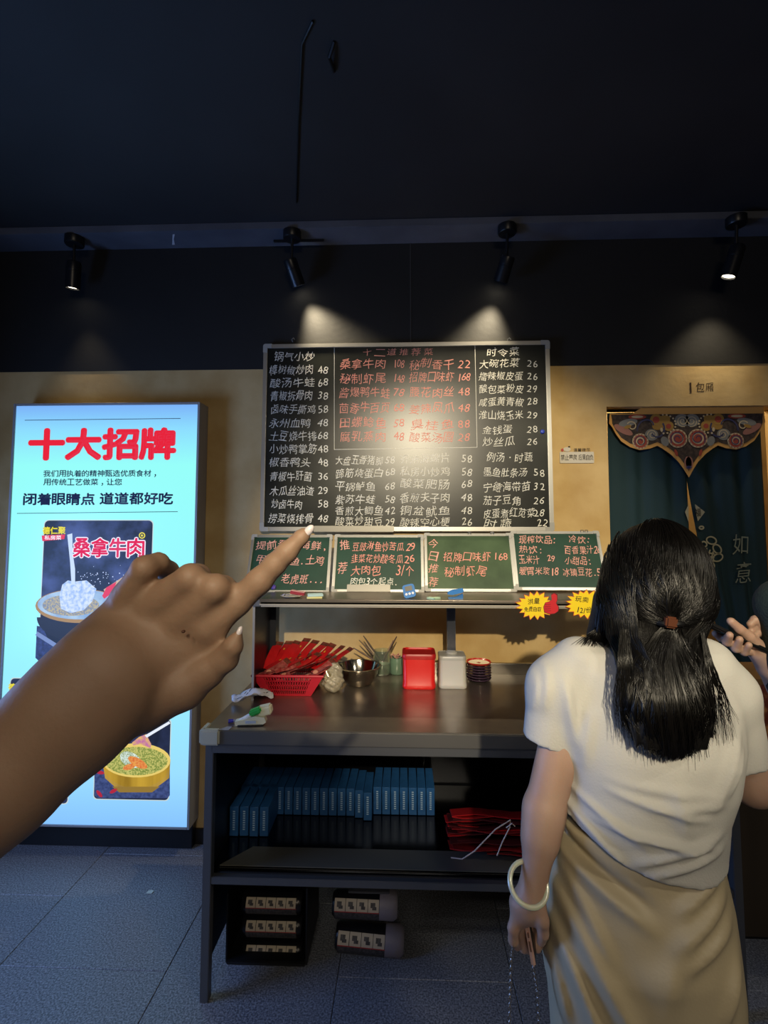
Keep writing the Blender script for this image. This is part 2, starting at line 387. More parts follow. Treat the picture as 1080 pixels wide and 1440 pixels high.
box('glowing_panel', x0, x1, yb, yt, -.012, 0, pm, lb)
def em(name, c, s=.85, **k): return mat('print_' + name, c, .5, emit=s, **k)
NAVY = em('navy', '1e2850'); RED = em('red', 'e2233a', 1); 
def T1(s, px0, px1, py, hpx, m, par=lb, fr=F1, z=.0012, off=.0, name='printed_text', hand=0, slope=0.0, bold=0.0):
    a, b = fr.hit(px0, py); c, _ = fr.hit(px1, py); h = fr.hit(px0, py - hpx / 2)[1] - fr.hit(px0, py + hpx / 2)[1]
    return write(name, s, a, c, b, h, m, par, z, hand, off, slope=slope, bold=bold)
def bar1(px0, py0, px1, py1, th, m, name='printed_line', par=lb, fr=F1, z=.001):
    a = Vector(fr.hit(px0, py0)); b = Vector(fr.hit(px1, py1)); n = Vector((-(b - a).y, (b - a).x)).normalized() * th / 2
    return prism(name, [tuple(a - n), tuple(b - n), tuple(b + n), tuple(a + n)], z - .0006, z, m, par)
bar1(35, 591, 254, 588.5, .003, NAVY); bar1(24, 722, 250, 719.5, .003, NAVY)
T1('十大招牌', 40, 248, 625, 41, RED, bold=.058, name='heading_text')
T1('我们用执着的精神甄选优质食材，', 61, 224, 666, 9, NAVY, bold=.02)
T1('用传统工艺做菜，让您', 61, 172, 678, 9, NAVY, bold=.02)
T1('闭着眼睛点', 32, 134, 702, 16, NAVY, bold=.036, name='slogan_text'); T1('道道都好吃', 140, 244, 701, 16, NAVY, bold=.036, name='slogan_text')
# printed pictures
def pic(name, pxs, r=.02, m=None, z=.0008):
    (a, b) = F1.hit(pxs[0], pxs[3]); (c, d) = F1.hit(pxs[2], pxs[1])
    prism(name + '_border', rrect(a - .004, c + .004, b - .004, d + .004, r), .0001, z - .0002, em('border', 'cfe0e0', .9), lb)
    return prism(name, rrect(a, c, b, d, r), .0002, z, m, lb)
SMOKE = em('smoke', '0c0c1c', .9, col2='5a6cb4', scale=5, detail=8, thr=(.46, .80))
pic('picture', (54, 732, 215, 935), .022, SMOKE)
def pp(name, pts, m, z=.0014): # pixel outline on the sheet
    return prism(name, [F1.hit(*q) for q in pts], z - .0003, z, m, lb)
def pe(name, cx, cy, a, b, m, z=.0014, rot=0, a0=0, a1=360): return pp(name, ell(cx, cy, a, b, 30, rot, a0, a1), m, z)
def clip(pts, x0=56, x1=213): return [(min(max(x, x0), x1), y) for x, y in pts]
pp('picture_ground', clip([(52, 880), (213, 905), (213, 932), (60, 934), (50, 925)], 50), em('slate', '3a4a86', .9, col2='1f284e', scale=50), .0011)
pe('wok_body', 112, 868, 60, 34, em('wok_dark', '1a1a22', .9), .0014, 0, 0, 180)
pp('stove', [(62, 885), (95, 905), (130, 905), (130, 925), (100, 925), (70, 905)], em('stove', '0e0f18', .9), .0013)
pp('stove_rail', [(50, 893), (53, 888), (80, 905), (78, 911)], em('rail', '7f94c8', .9), .0015)
pe('wok_rim', 112, 852, 62, 24, em('brass', 'b08a4a', .9), .0016); pe('wok_inside', 112, 850, 59, 21, em('pale_steel', '8fb2dc', .9, col2='b6d4ee', scale=18), .0018)
pe('food', 100, 851, 40, 15, em('grains', 'c8b98a', .9, col2='7f8fa8', scale=120, thr=(.4, .6)), .002)
pp('splash', [(84, 838), (88, 822), (96, 816), (104, 818), (122, 816), (136, 828), (130, 846), (118, 858), (100, 862), (86, 856)], em('splash', '9bbcf0', .95, col2='dceaff', scale=60, thr=(.35, .6)), .0022)
pp('water_stream', [(95, 752), (102, 750), (103, 780), (106, 800), (106, 822), (101, 822), (99, 790)], em('water', 'cfe2ff', .95), .0023)
rr = random.Random(3); db = bmesh.new()
for k in range(46):
    q = F1.hit(rr.gauss(140, 16), rr.gauss(812, 7)); s_ = rr.uniform(.0012, .003)
    aprism(db, [(q[0] + s_ * math.cos(t), q[1] + s_ * math.sin(t)) for t in (0, 1.2, 2.5, 3.8, 5)], .0015, .0021)
fin('salt_grains', db, em('salt', 'cfdcff', 1), lb)['kind'] = 'stuff'
pp('red_chili', [(144, 838), (150, 826), (164, 818), (160, 832), (147, 842)], em('chili', 'e02848', 1), .0021)
pp('wok_handle', [(146, 829), (172, 812), (190, 800), (192, 803), (170, 818), (148, 834)], em('handle', 'd8b89a', .9), .0019)
T1('桑拿牛肉', 103, 204, 770, 26, em('white', 'f4f0ff', 1), bold=.08, z=.0026, name='dish_title_outline')
T1('桑拿牛肉', 103, 204, 770, 26, em('pink', 'de2a5c', 1), bold=.025, z=.003, name='dish_title')
GOLD = em('gold', 'e6d832', 1)
def logo(x, y, s=1):
    T1('德仁聚', x, x + 33 * s, y, 10 * s, GOLD, bold=.035, z=.0026, name='logo_text')
    pp('logo_band', [(x - 1, y + 7 * s), (x + 32 * s, y + 5.5 * s), (x + 31 * s, y + 12 * s), (x, y + 15 * s)], RED, .0024)
    T1('私房菜', x + 3, x + 27 * s, y + 10 * s, 6 * s, em('white', 'f4f0ff', 1), bold=.02, z=.003, name='logo_text')
logo(60, 746)
pe('seal_ring', 200, 753, 4.5, 4.5, GOLD, .0018); pe('seal_hole', 200, 753, 3, 3, em('dark', '14142a'), .0022); pe('seal_dot', 200, 753, 1.5, 1.5, GOLD, .0025)
DARKP = em('dark_photo', '101426', .9, col2='2a3358', scale=8)
pic('picture', (7, 955, 102, 1128), .018, DARKP); logo(12, 966)
pp('plate_corner', [(60, 1118), (100, 1090), (101, 1110), (84, 1122)], em('maroon', '6a1c34', .9, col2='301828', scale=60), .0016)
pic('picture', (132, 1012, 240, 1123), .018, DARKP)
pp('picture_ground', [(133, 1062), (239, 1062), (239, 1118), (236, 1122), (137, 1122), (133, 1118)], em('slate2', '46568e', .9, col2='2c3866', scale=60), .0012)
pe('bowl_body', 192, 1074, 47, 34, em('bowl_gold', 'c9a23a', 1, col2='8a6a22', scale=9, stretch=(1, .1, 1)), .0016, 0, 0, 180)
pp('bowl_side', [(144, 1068), (240, 1068), (238, 1094), (214, 1112), (168, 1112), (148, 1094)], em('bowl_gold', 'c9a23a'), .0016)
pp('bowl_foot', [(158, 1106), (225, 1106), (214, 1114), (168, 1114)], em('bowl_foot', '9a7a2a', .9), .0018)
pe('bowl_rim', 192, 1069, 48, 24, em('bowl_rim', 'e8cc6a', 1), .002); pe('bowl_soup', 192, 1070, 44, 20, em('herbs', '7f8f38', .95, col2='c9c46a', scale=140, thr=(.42, .58)), .0023)
pe('garlic_bits', 184, 1068, 16, 10, em('garlic', 'dff0e8', 1, col2='8fa070', scale=200, thr=(.4, .6)), .0025, .5); pe('red_beef', 194, 1072, 15, 6, em('beef', 'd8662a', 1, col2='e8a04a', scale=120), .0027, .5); pe('red_beef', 182, 1078, 9, 4, em('beef', 'd8662a'), .0027, -.3)
pp('ladle_meat', [(186, 1044), (196, 1036), (206, 1032), (213, 1046), (212, 1052), (198, 1046), (188, 1048)], em('meat', 'e0b06a', 1, col2='c070a0', scale=60), .0028)
pp('white_spoon', [(204, 1034), (238, 1014), (240, 1017), (207, 1037)], em('spoon', 'e8eef8', 1), .003)
for a, b, r_ in ((141, 1086, .2), (140, 1116, .9), (160, 1112, -.5)): pe('chili_piece', a, b, 6, 2.5, em('chili2', 'b82038', .9), .0018, r_)
# ================================================================ big chalkboard
BY = WY - .045
F2 = Frame((X(572, BY), BY, Z(747, BY)), (1, 0, 0), (0, .012, 1))
def board(F, pxs, label, surf_m, depth=.016, rail=.02, cat='chalkboard', group=None):
    r = F.root('chalkboard', label, cat, group)
    xl, yl = F.hit(pxs[0], (pxs[1] + pxs[3]) / 2); xr, _ = F.hit(pxs[2], (pxs[1] + pxs[3]) / 2); _, yt_ = F.hit((pxs[0] + pxs[2]) / 2, pxs[1]); _, yb_ = F.hit((pxs[0] + pxs[2]) / 2, pxs[3])
    box('writing_surface', xl + rail * .6, xr - rail * .6, yb_ + rail * .6, yt_ - rail * .6, -depth, -.003, surf_m, r)
    for nm, b in (('top_rail', (xl + rail, xr - rail, yt_ - rail, yt_)), ('bottom_rail', (xl + rail, xr - rail, yb_, yb_ + rail)), ('side_rail', (xl, xl + rail, yb_ + rail, yt_ - rail)), ('side_rail', (xr - rail, xr, yb_ + rail, yt_ - rail))):
        box(nm, b[0], b[1], b[2], b[3], -depth, .002, ALU, r, .002)
    c = rail * 2.1
    for ix in (0, 1):
        for iy in (0, 1):
            X0 = xl - .001 if ix == 0 else xr + .001; Y0 = yb_ - .001 if iy == 0 else yt_ + .001; sx = 1 if ix == 0 else -1; sy = 1 if iy == 0 else -1
            pts = [(c, 0), (c, rail * 1.05), (rail * 1.05, rail * 1.05), (rail * 1.05, c), (0, c), (0, rail * .5), (rail * .15, rail * .15), (rail * .5, 0)]
            pts = [(X0 + sx * a, Y0 + sy * b) for a, b in pts]
            if sx * sy < 0: pts = pts[::-1]
            prism('corner_cap', pts, -depth - .001, .004, CORN, r)
    return r, (xl, xr, yb_, yt_)
bb, ext = board(F2, (368, 481.5, 776, 747), 'large black wall chalkboard menu written in white and pink chalk', BOARD, .018, .021)
ZT = -.0022
def ch(s, px0, px1, py, h, m=CHALK, F=F2, par=bb, sl=0.0):
    return T1(s, px0, px1, py, h, m, par, F, ZT, .012 if False else -.004, 'chalk_text', 1.0, sl)
def row(s, pr, x0, x1, p0, p1, y, h=14, m=CHALK):
    ch(s, x0, x1, y, h, m); ch(pr, p0, p1, y - .5, h * .82, m)
ch('锅气小炒', 385, 442, 502, 14)
for s, p, y, a, b in (('樟树椒炒肉', '48', 520, 378, 441), ('酸汤牛蛙', '68', 538, 379, 443), ('青椒拆骨肉', '38', 556.5, 380, 440), ('卤味手撕鸡', '58', 576, 380, 444), ('永州血鸭', '48', 594.5, 378, 437), ('土豆烧牛排', '68', 613, 378, 446), ('小炒鸭掌筋', '48', 631.5, 378, 446), ('椒香鸭头', '48', 650, 378, 437), ('青椒牛肝菌', '36', 670, 379, 439), ('木瓜丝油渣', '29', 690, 379, 442), ('炒卤牛肉', '58', 709, 381, 425), ('捞菜烧排骨', '48', 729, 377, 441)):
    row(s, p, a, b, 446, 462, y)
ch('十二道推荐菜', 508, 611, 495.5, 10.5, PINK)
for s, p, y, t_, q_, z_ in (('桑拿牛肉', '108', 512, '秘制香干', '22', 512), ('秘制虾尾', '148', 532, '招牌口味虾', '168', 530), ('酱爆鸭牛蛙', '78', 552, '腰花肉丝', '48', 551), ('茴香牛百页', '68', 574, '姜辣凤爪', '48', 574), ('田螺鲶鱼', '58', 594, '臭桂鱼', '88', 597), ('腐乳蒸肉', '48', 614, '酸菜汤圆', '28', 615)):
    row(s, p, 477, 549 if len(s) == 5 else 543, 553, 569, y, 15, PINK); row(t_, q_, 575, 639, 643, 662, z_, 15, PINK)
for s, p, y in (('大盘五香猪脚', '58', 647), ('蹄筋烧蛋白', '68', 665), ('平锅鲈鱼', '68', 684), ('紫苏牛蛙', '58', 702), ('香煎大鲫鱼', '42', 718), ('酸菜炒甜豆', '29', 733.5)): row(s, p, 471, 539 if len(s) > 4 else 528, 541, 556, y, 13.5)
for s, p, y in (('芥末海螺片', '58', 645), ('私房小炒鸡', '58', 663), ('酸菜肥肠', '68', 681), ('香煎夫子肉', '48', 700), ('铜盆鱿鱼', '48', 718), ('酸辣空心梗', '26', 734)): row(s, p, 562, 633, 648, 665, y, 14)
ch('时令菜', 684, 731, 495, 12.5)
for s, p, y, b in (('大碗花菜', '26', 511, 731), ('擂辣椒皮蛋', '26', 529, 736), ('酸包菜粉皮', '29', 547, 737), ('咸蛋黄青椒', '28', 565, 737), ('淮山烧玉米', '29', 584, 736), ('金钱蛋', '28', 604, 721), ('炒丝瓜', '26', 621, 724)): row(s, p, 673 if len(s) > 3 else 678, b, 740, 757, y, 13)
ch('例汤·时蔬', 684, 750, 643, 14)
for s, p, y, b in (('墨鱼肚条汤', '58', 664, 742), ('宁德海带苗', '32', 685, 747), ('茄子豆角', '26', 704, 733), ('皮蛋煮红苋菜', '28', 722, 753), ('时蔬', '22', 736, 722)): row(s, p, 679, b, 749 if p != '22' else 754, 767 if p != '22' else 771, y, 13.5)
bar1(470, 487, 470, 632, .0022, CHALK, 'chalk_line', bb, F2, ZT); bar1(668, 486, 671, 629, .0022, CHALK, 'chalk_line', bb, F2, ZT); bar1(470, 632, 671, 629, .0022, CHALK, 'chalk_line', bb, F2, ZT)
a_, b_ = F2.hit(763, 607)
lathe('magnet', [(0, .009), (.008, .008), (.011, .004), (.011, 0), (0, 0)], mat('blue_magnet', '2a44b8', .3), bb, 20, Matrix.Translation((a_, b_, -.002)))['label'] = 'round blue magnet'
for hx in (411, 715):
    a_, b_ = F2.hit(hx, 480)
    tube('wire_hook', [(a_, b_, -.01), (a_ - .004, b_ + .012, -.004), (a_ + .006, b_ + .018, 0), (a_ + .012, b_ + .008, .002)], .0022, DSTEEL, bb, 8)
a_, b_ = F2.hit(442, 748); c_, d_ = F2.hit(554, 739.5)
box('pen_tray', a_, c_, b_, d_, .002, .02, mat('tray_grey', '99968e', .4, .6), bb, .002)
# ================================================================ doorway, curtain
GT = mat('gold_trim_fabric', 'd29e56', .7); TEAL = mat('teal_cloth', '0f2e38', .85, bump=.15, bscale=300)
TEALP = mat('printed_teal_cloth', '123640', .85, bump=.15, bscale=300)
CY = WY + .05
cur = E('door_curtain', (X(967, CY), CY, 0), 'dark teal split door curtain with paisley valance in the doorway', 'curtain')
cx = cur.location.x
def CP(px, py, dy=0): q = P(px, py, CY + dy); return (q.x - cx, dy, q.z)
def cloth(name, L, R_, m, seed, par):
    rows = 40; cols = 40; V = []; F = []
    for j in range(rows + 1):
        t = j / rows; py = 590 + t * t * (1500 - 590) if False else None
        zt = dz1 - .02 - t * (dz1 - .14)
        xl = L(t); xr = R_(t)
        for i in range(cols + 1):
            s_ = i / cols; x = xl + (xr - xl) * s_
            amp = .004 + .016 * t
            y = amp * (math.sin(s_ * 17 + seed) + .5 * math.sin(s_ * 31 + seed * 2 + t * 2)) + .004
            V.append((x, y, zt))
    for j in range(rows):
        for i in range(cols): a = j * (cols + 1) + i; F.append((a, a + 1, a + cols + 2, a + cols + 1))
    o = data(name, V, F, m, par, True); md = o.modifiers.new('thickness', 'SOLIDIFY'); md.thickness = .0015; return o
xL = X(856, CY, 640) - cx; xR_ = -xL * 1.0
zr = lambda px, py: (P(px, py, CY).x - P(967, py, CY).x, P(px, py, CY).z)
slit = [zr(967, 659), zr(974, 712), zr(984, 775), zr(990, 812), zr(999, 853), zr(1008, 920), zr(1016, 1000), zr(1030, 1200)]
def rx(t):
    z = dz1 - .02 - t * (dz1 - .14); return float(np.interp(-z, [-q[1] for q in slit], [q[0] for q in slit]))
cloth('curtain_panel', lambda t: xL, lambda t: .002 + .004 * t, TEAL, 0.3, cur)
cloth('curtain_panel', rx, lambda t: xR_, TEAL, 2.1, cur)
# valance with scalloped gold edge
half = [(967, 672), (960, 660), (953, 650), (943, 640), (932, 632), (925, 628), (914, 632), (900, 634), (887, 630), (875, 622), (868, 612), (863, 602), (859, 597)]
def mirror(pts): return [(2 * 967 - x, y) for x, y in pts]
CTX = zr(967, 600)[0]
def vshape(half, top=583, inset=0):
    pts = [zr(x, y) for x, y in half]; L_ = [(a, b) for a, b in pts]; R2 = [(-a, b) for a, b in reversed(pts)]
    tz = zr(967, top)[1]; return [(xL + inset, tz)] + L_[::-1] + [(-a, b) for a, b in pts[1:]] + [(-xL - inset, tz)]
Mv = Matrix(((1, 0, 0, 0), (0, 0, -1, -.026), (0, 1, 0, 0), (0, 0, 0, 1)))   # (x,y,z)->(x,-z-.026,y)
prism('valance_border', vshape(half), 0, .003, GT, cur, Mv)
cen = (0, zr(967, 612)[1])
inner = [(967, 664 - 1)] + [(x + (2.5 if x > 930 else 0), y - 5) for x, y in half[1:-1]] + [(863, 592)]
prism('valance_cloth', vshape(inner, 584, .006), .003, .0045, mat('dark_valance_print', '2a211e', .8, col2='4a3c34', scale=60), cur, Mv)
hz = zr(1000, 574)[1]
prism('curtain_header', [(xL + .16, hz), (xL + .10, zr(967, 584)[1] - .004), (-xL, zr(967, 584)[1] - .004), (-xL, hz)], -.004, .0015, GT, cur, Mv)
tube('curtain_rod', [(xL - .003, .02, hz - .005), (-xL + .004, .02, hz - .005)], .008, BLK, cur, 10)
cols_ = {'red': mat('print_brick_red', '9a4030', .8), 'cream': mat('print_cream', 'c2b08e', .8), 'grey': mat('print_blue_grey', '7c7c78', .8), 'ochre': mat('print_ochre', '9c7838', .8), 'pink': mat('print_rose', '9a6a5e', .8), 'dark': mat('print_dark', '17171a', .8)}
LB = {k: bmesh.new() for k in cols_}
def vd(col, px, py, rpx, lay, ry=None, rot=0, ring=None):
    for sgn in (1, -1):
        a, b = zr(px, py); s_ = CY / FPX; A = rpx * s_; B = (ry or rpx) * s_
        pts = ell(a * sgn, b, A, B, 18, rot * sgn)
        aprism(LB[col], pts, .0045 + lay * .0004, .0049 + lay * .0004, Mv)
def swirl(col, px, py, r0, r1, turns, w_, lay, ph=0):
    for sgn in (1, -1):
        s_ = CY / FPX; a, b = zr(px, py); N = 26; L1 = []; L2 = []
        for k in range(N):
            t = k / (N - 1); an = ph + t * turns * 2 * math.pi; r_ = r0 + (r1 - r0) * t
            for L_, rr_ in ((L1, r_ + w_ / 2), (L2, r_ - w_ / 2)): L_.append(((a + math.cos(an) * rr_ * s_) * sgn, b + math.sin(an) * rr_ * s_))
        bmv = LB[col]; z_ = .0049 + lay * .0004
        v1 = [bmv.verts.new(Mv @ Vector((x, y, z_))) for x, y in L1]; v2 = [bmv.verts.new(Mv @ Vector((x, y, z_))) for x, y in L2]
        for k in range(N - 1): bmv.faces.new((v1[k], v1[k + 1], v2[k + 1], v2[k]))
for px, py, R0 in ((901, 622, 10), (953, 618, 12)):
    vd('cream', px, py, R0 + 1, 1); vd('red', px, py, R0 - 1, 2); vd('cream', px, py, R0 - 4, 3); vd('red', px, py, R0 - 6, 4)
    swirl('dark', px, py, 2, R0 - 2, 1.6, 1.2, 5)
    for k in range(14): an = k * math.pi / 7; vd('pink', px + math.cos(an) * (R0 - .5), py + math.sin(an) * (R0 - .5), 1.1, 5)
vd('pink', 878, 606, 14, 1, 5, -.5); vd('grey', 885, 596, 13, 2, 5, .2); swirl('cream', 890, 601, 2, 7, 1.1, 1.5, 3, 2); vd('ochre', 884, 602, 5, 4, 2.4, .3)
vd('ochre', 931, 596, 14, 1, 8, .6); vd('ochre', 924, 592, 8, 2); vd('red', 924, 592, 4.5, 3); vd('ochre', 941, 601, 7, 2); vd('red', 941, 601, 3.5, 3); vd('cream', 931, 606, 1.8, 4, 3)
for k in range(11): an = -1.6 + k * .32; vd('cream', 934 + math.cos(an) * 17, 598 - math.sin(an) * 13, 1.3, 4)
vd('grey', 960, 593, 10, 1, 9); swirl('cream', 961, 594, 1.5, 8, 1.8, 1, 2); vd('grey', 917, 613, 9, 1, 8); swirl('cream', 918, 613, 1.5, 7, 1.5, 1, 2); vd('grey', 935, 622, 5, 1, 7, .4)
vd('red', 898, 588, 12, 1, 3.5); vd('cream', 898, 588, 8, 2, 1.8); swirl('dark', 915, 603, 6, 18, .45, 2, 3, .6); swirl('dark', 921, 608, 4, 16, .5, 2.2, 3, 3.9)
vd('pink', 966, 652, 5, 1, 9); vd('red', 950, 638, 2, 3, 5, .3); vd('dark', 966, 658, 2.5, 3, 2)
for k, b_ in LB.items(): fin('paisley_print', b_, cols_[k], cur)['kind'] = 'stuff'
# knot emblem and characters printed on the cloth
FC = Frame((cx, CY - .024, 0), (1, 0, 0), (0, 0, 1)); PR = mat('cream_curtain_print', 'a39e86', .85); GREYP = mat('grey_curtain_print', '7d8478', .85)
holder = Matrix(((1, 0, 0, 0), (0, 0, -1, -.026), (0, 1, 0, 0), (0, 0, 0, 1)))
def cprint(name, pts, m, z=0): return prism(name, [(FC.hit(*q)[0], FC.hit(*q)[1]) for q in pts], z, z + .0006, m, cur, holder)
cprint('diamond_print', [(977, 709), (991, 720), (981, 733), (979, 724)], PR); cprint('diamond_print', [(968, 709), (968, 734), (963, 720)], PR)
def ringp(px, py, a, b, w_, rot=0, name='knot_print'):
    bmr = bmesh.new(); N = 22; o1 = ell(px, py, a, b, N, rot); i1 = ell(px, py, a - w_, b - w_, N, rot)
    v1 = [bmr.verts.new(holder @ Vector((*FC.hit(*q), .001))) for q in o1]; v2 = [bmr.verts.new(holder @ Vector((*FC.hit(*q), .001))) for q in i1]
    for k in range(N): bmr.faces.new((v1[k], v1[(k + 1) % N], v2[(k + 1) % N], v2[k]))
    fin(name, bmr, PR, cur)
for a, b, c, d, r_ in ((1000, 760, 8, 6, .3), (1008, 772, 8, 6, .9), (1009, 784, 8, 6, -.4), (999, 794, 7, 5, .8), (990, 790, 6, 4.5, -.2), (986, 742, 4, 3, 0), (990, 765, 5, 4, .8)): ringp(a, b, c, d, 2, r_)
for k in range(4):
    a0 = (988 + k * 4.5, 768 + k * 2.5); cprint('knot_print', [a0, (a0[0] + 2, a0[1]), (a0[0] - 3, a0[1] + 19), (a0[0] - 5, a0[1] + 19)], PR, .0007)
for k in range(3): cprint('knot_print', [(984, 774 + k * 5), (1004, 778 + k * 5), (1004, 780 + k * 5), (984, 776 + k * 5)], PR, .0012)
def cwrite(s, x0, x1, py, h, m, off=0):
    a, b = FC.hit(x0, py); c, _ = FC.hit(x1, py); o = write('printed_text', s, a, c, b, h * CY / FPX, m, cur, .0012, .6, off)
    o.data.transform(holder)
cwrite('如', 1028, 1054, 766, 27, GREYP, -.004); cwrite('意', 1032, 1058, 805, 29, GREYP, -.004); cwrite('福', 976, 986, 721, 12, INK, .01)
# writing on the wall above the doorway, small notice
FW = Frame((X(985, WY), WY - .0005, Z(545, WY)), (1, 0, 0), (0, 0, 1))
wt = FW.root('wall_writing', 'hand-painted room number written on the ochre wall above the doorway', 'lettering')
for s, a, b, h in (('1', 966, 976, 16), ('包', 978, 991, 14), ('厢', 991, 1004, 12)): T1(s, a, b, 545, h, mat('dark_brown_ink', '3a2412', .8), wt, FW, .0008, .01 if s == '1' else -.002, 'painted_text', 0 if s == '1' else .5)
FN = Frame((X(810, WY), WY - .001, Z(640, WY)), (1, 0, 0), (0, 0, 1))
ns = FN.root('wall_notice', 'small white warning notice on the ochre wall beside the chalkboard', 'sign')
a, b = FN.hit(787, 651.5); c, d = FN.hit(834.5, 635.5)
WPL = mat('white_notice_plastic', 'c9c2b2', .4)
prism('plate', rrect(a, c, b, d, .004), 0, .006, WPL, ns)
T1('禁止攀爬', 788, 811, 643.5, 8, INK, ns, FN, .0066, .004, 'printed_text'); T1('后果自负', 812.5, 834, 643.5, 8, INK, ns, FN, .0066, .004, 'printed_text')
T1('温馨提示', 806, 830, 633, 5, INK, ns, FN, .002, 0, 'printed_text')
a, b = FN.hit(797, 632); prism('picture_shape', ell(a, b, .018, .011, 20), 0, .004, WPL, ns); a, b = FN.hit(790.5, 633); prism('picture_shape', ell(a, b, .006, .008, 12), 0, .005, mat('notice_red', 'b03a30', .5), ns)
a, b = FN.hit(800, 628.5); prism('picture_shape', ell(a, b, .005, .004, 8), .001, .005, INK, ns)
# ================================================================ steel counter
CF = PZ(283, 1410, 0).y - .018; TZ = Z(1031, CF, 500); CB = PZ(700, 948, TZ).y
CXL, CXR = X(283, CF, 1040), X(1046, CF, 1040)
ct = E('steel_counter', ((CXL + CXR) / 2, (CF + CB) / 2, 0), 'long stainless steel work counter with open shelf under the chalkboards', 'counter')
ox, oy = ct.location.x, ct.location.y
def cb(name, x0, x1, y0, y1, z0, z1, m, bev=.002, par=None): return box(name, x0 - ox, x1 - ox, y0 - oy, y1 - oy, z0, z1, m, par or ct, bev)
cb('worktop', CXL + .004, CXR, CF + .012, CB, TZ - .03, TZ, STEELTOP, .003)
cb('front_lip', CXL + .004, CXR, CF, CF + .0125, TZ - .045, TZ + .0015, mat('lip_steel', '7c7a78', .5, .9), .003)
cb('backsplash', CXL + .004, CXR, CB - .002, CB + .018, TZ - .02, Z(933, CB, 720), STEEL, .003)
cb('front_rail', CXL + .03, CXR - .03, CF + .014, CF + .034, TZ - .078, TZ - .047, DSTEEL)
bm = bmesh.new(); abox(bm, CXL + .000 - ox, CXL + .062 - ox, CF - .008 - oy, CF + .016 - oy, TZ - .046, TZ + .005); abox(bm, CXL - .008 - ox, CXL + .016 - ox, CF - .004 - oy, CF + .06 - oy, TZ - .046, TZ + .005)
fin('corner_guard', bm, mat('grey_rubber_guard', 'a6a79b', .5), ct, True, .006, 3)
DARKS = mat('dark_cabinet_steel', '2b2e36', .4, .85, bump=.05, bscale=8)
for lx, ly in ((CXL + .008, CF + .016), (CXR - .04, CF + .016), (CXL + .008, CB - .05), (CXR - .04, CB - .05)):
    cb('leg', lx, lx + .028, ly, ly + .03, .0, TZ - .03, DSTEEL)
for sx in (CXL + .012, CXR - .022): cb('side_panel', sx, sx + .004, CF + .046, CB - .05, .085, TZ - .03, DARKS, 0)
cb('back_panel', CXL + .036, CXR - .04, CB - .03, CB - .026, .33, TZ - .03, mat('dark_back_panel', '0d0e14', .35, .5), 0)
SZ = Z(1238, CF + .02, 500)
cb('shelf', CXL + .018, CXR - .03, CF + .06, CB - .04, SZ - .02, SZ, mat('shelf_steel', '45474c', .18, 1, bump=.04, bscale=5), .003)
cb('shelf_rail', CXL + .036, CXR - .04, CF + .018, CF + .04, SZ - .024, SZ, DSTEEL)
prism('shelf_highlight', [(CXL + .045 - ox, CF + .07 - oy), (CXR - .05 - ox, CF + .07 - oy), (CXR - .05 - ox, CF + .17 - oy), (CXL + .13 - ox, CF + .17 - oy)], SZ + .002, SZ + .005, mat('shelf_highlight_steel', '96948a', .55, .9, bump=.05, bscale=6), ct)  # added sheet shaped like the bright reflection along the shelf front
# upper rack
PYF = PZ(356, 985, TZ).y; UY0 = PYF - .03; UZ = Z(844, UY0, 600); UY1 = PZ(660, 832, UZ).y + .03
UXL, UXR = X(366, UY0), CXR - .05
rk = E('steel_rack', ((UXL + UXR) / 2, (UY0 + UY1) / 2, TZ), 'steel over-shelf rack standing on the counter holding small chalkboards', 'shelf')
kx, ky = rk.location.x, rk.location.y
def kb(name, x0, x1, y0, y1, z0, z1, m, bev=.002): return box(name, x0 - kx, x1 - kx, y0 - ky, y1 - ky, z0 - TZ, z1 - TZ, m, rk, bev)
kb('shelf_plate', UXL, UXR, UY0 + .006, UY1, UZ - .022, UZ, STEELTOP, .003)
kb('front_lip', UXL, UXR, UY0, UY0 + .02, UZ - .030, UZ - .012, LIPS, .006)
kb('end_bracket', UXL - .03, UXL + .004, UY0 + .01, UY1, UZ - .03, UZ - .003, DSTEEL, .003)
RD = mat('rack_upright_steel', '4c4f58', .35, .9)
PYB = PYF + .285; pxx = X(356, PYF, 900)
kb('upright_panel', pxx, pxx + .004, PYF, PYB - .06, TZ + .001, UZ - .03, RD, 0); kb('upright_edge', pxx - .002, pxx + .007, PYF - .005, PYF, TZ + .001, UZ - .03, LIPS, 0)
kb('rear_post', pxx + .0, pxx + .03, PYB - .06, PYB, TZ + .001, UZ - .03, RD)
a = X(628, UY1 - .01, 870); kb('rear_post', a, X(640, UY1 - .01, 870), UY1 - .03, UY1 - .005, TZ + .001, UZ - .022, RD)
kb('rear_post', UXR - .06, UXR - .03, PYB - .06, PYB, TZ + .001, UZ - .023, RD)
kb('rear_rail', UXL - .03, UXR, UY1 - .04, UY1 - .01, UZ - .055, UZ - .031, RD)
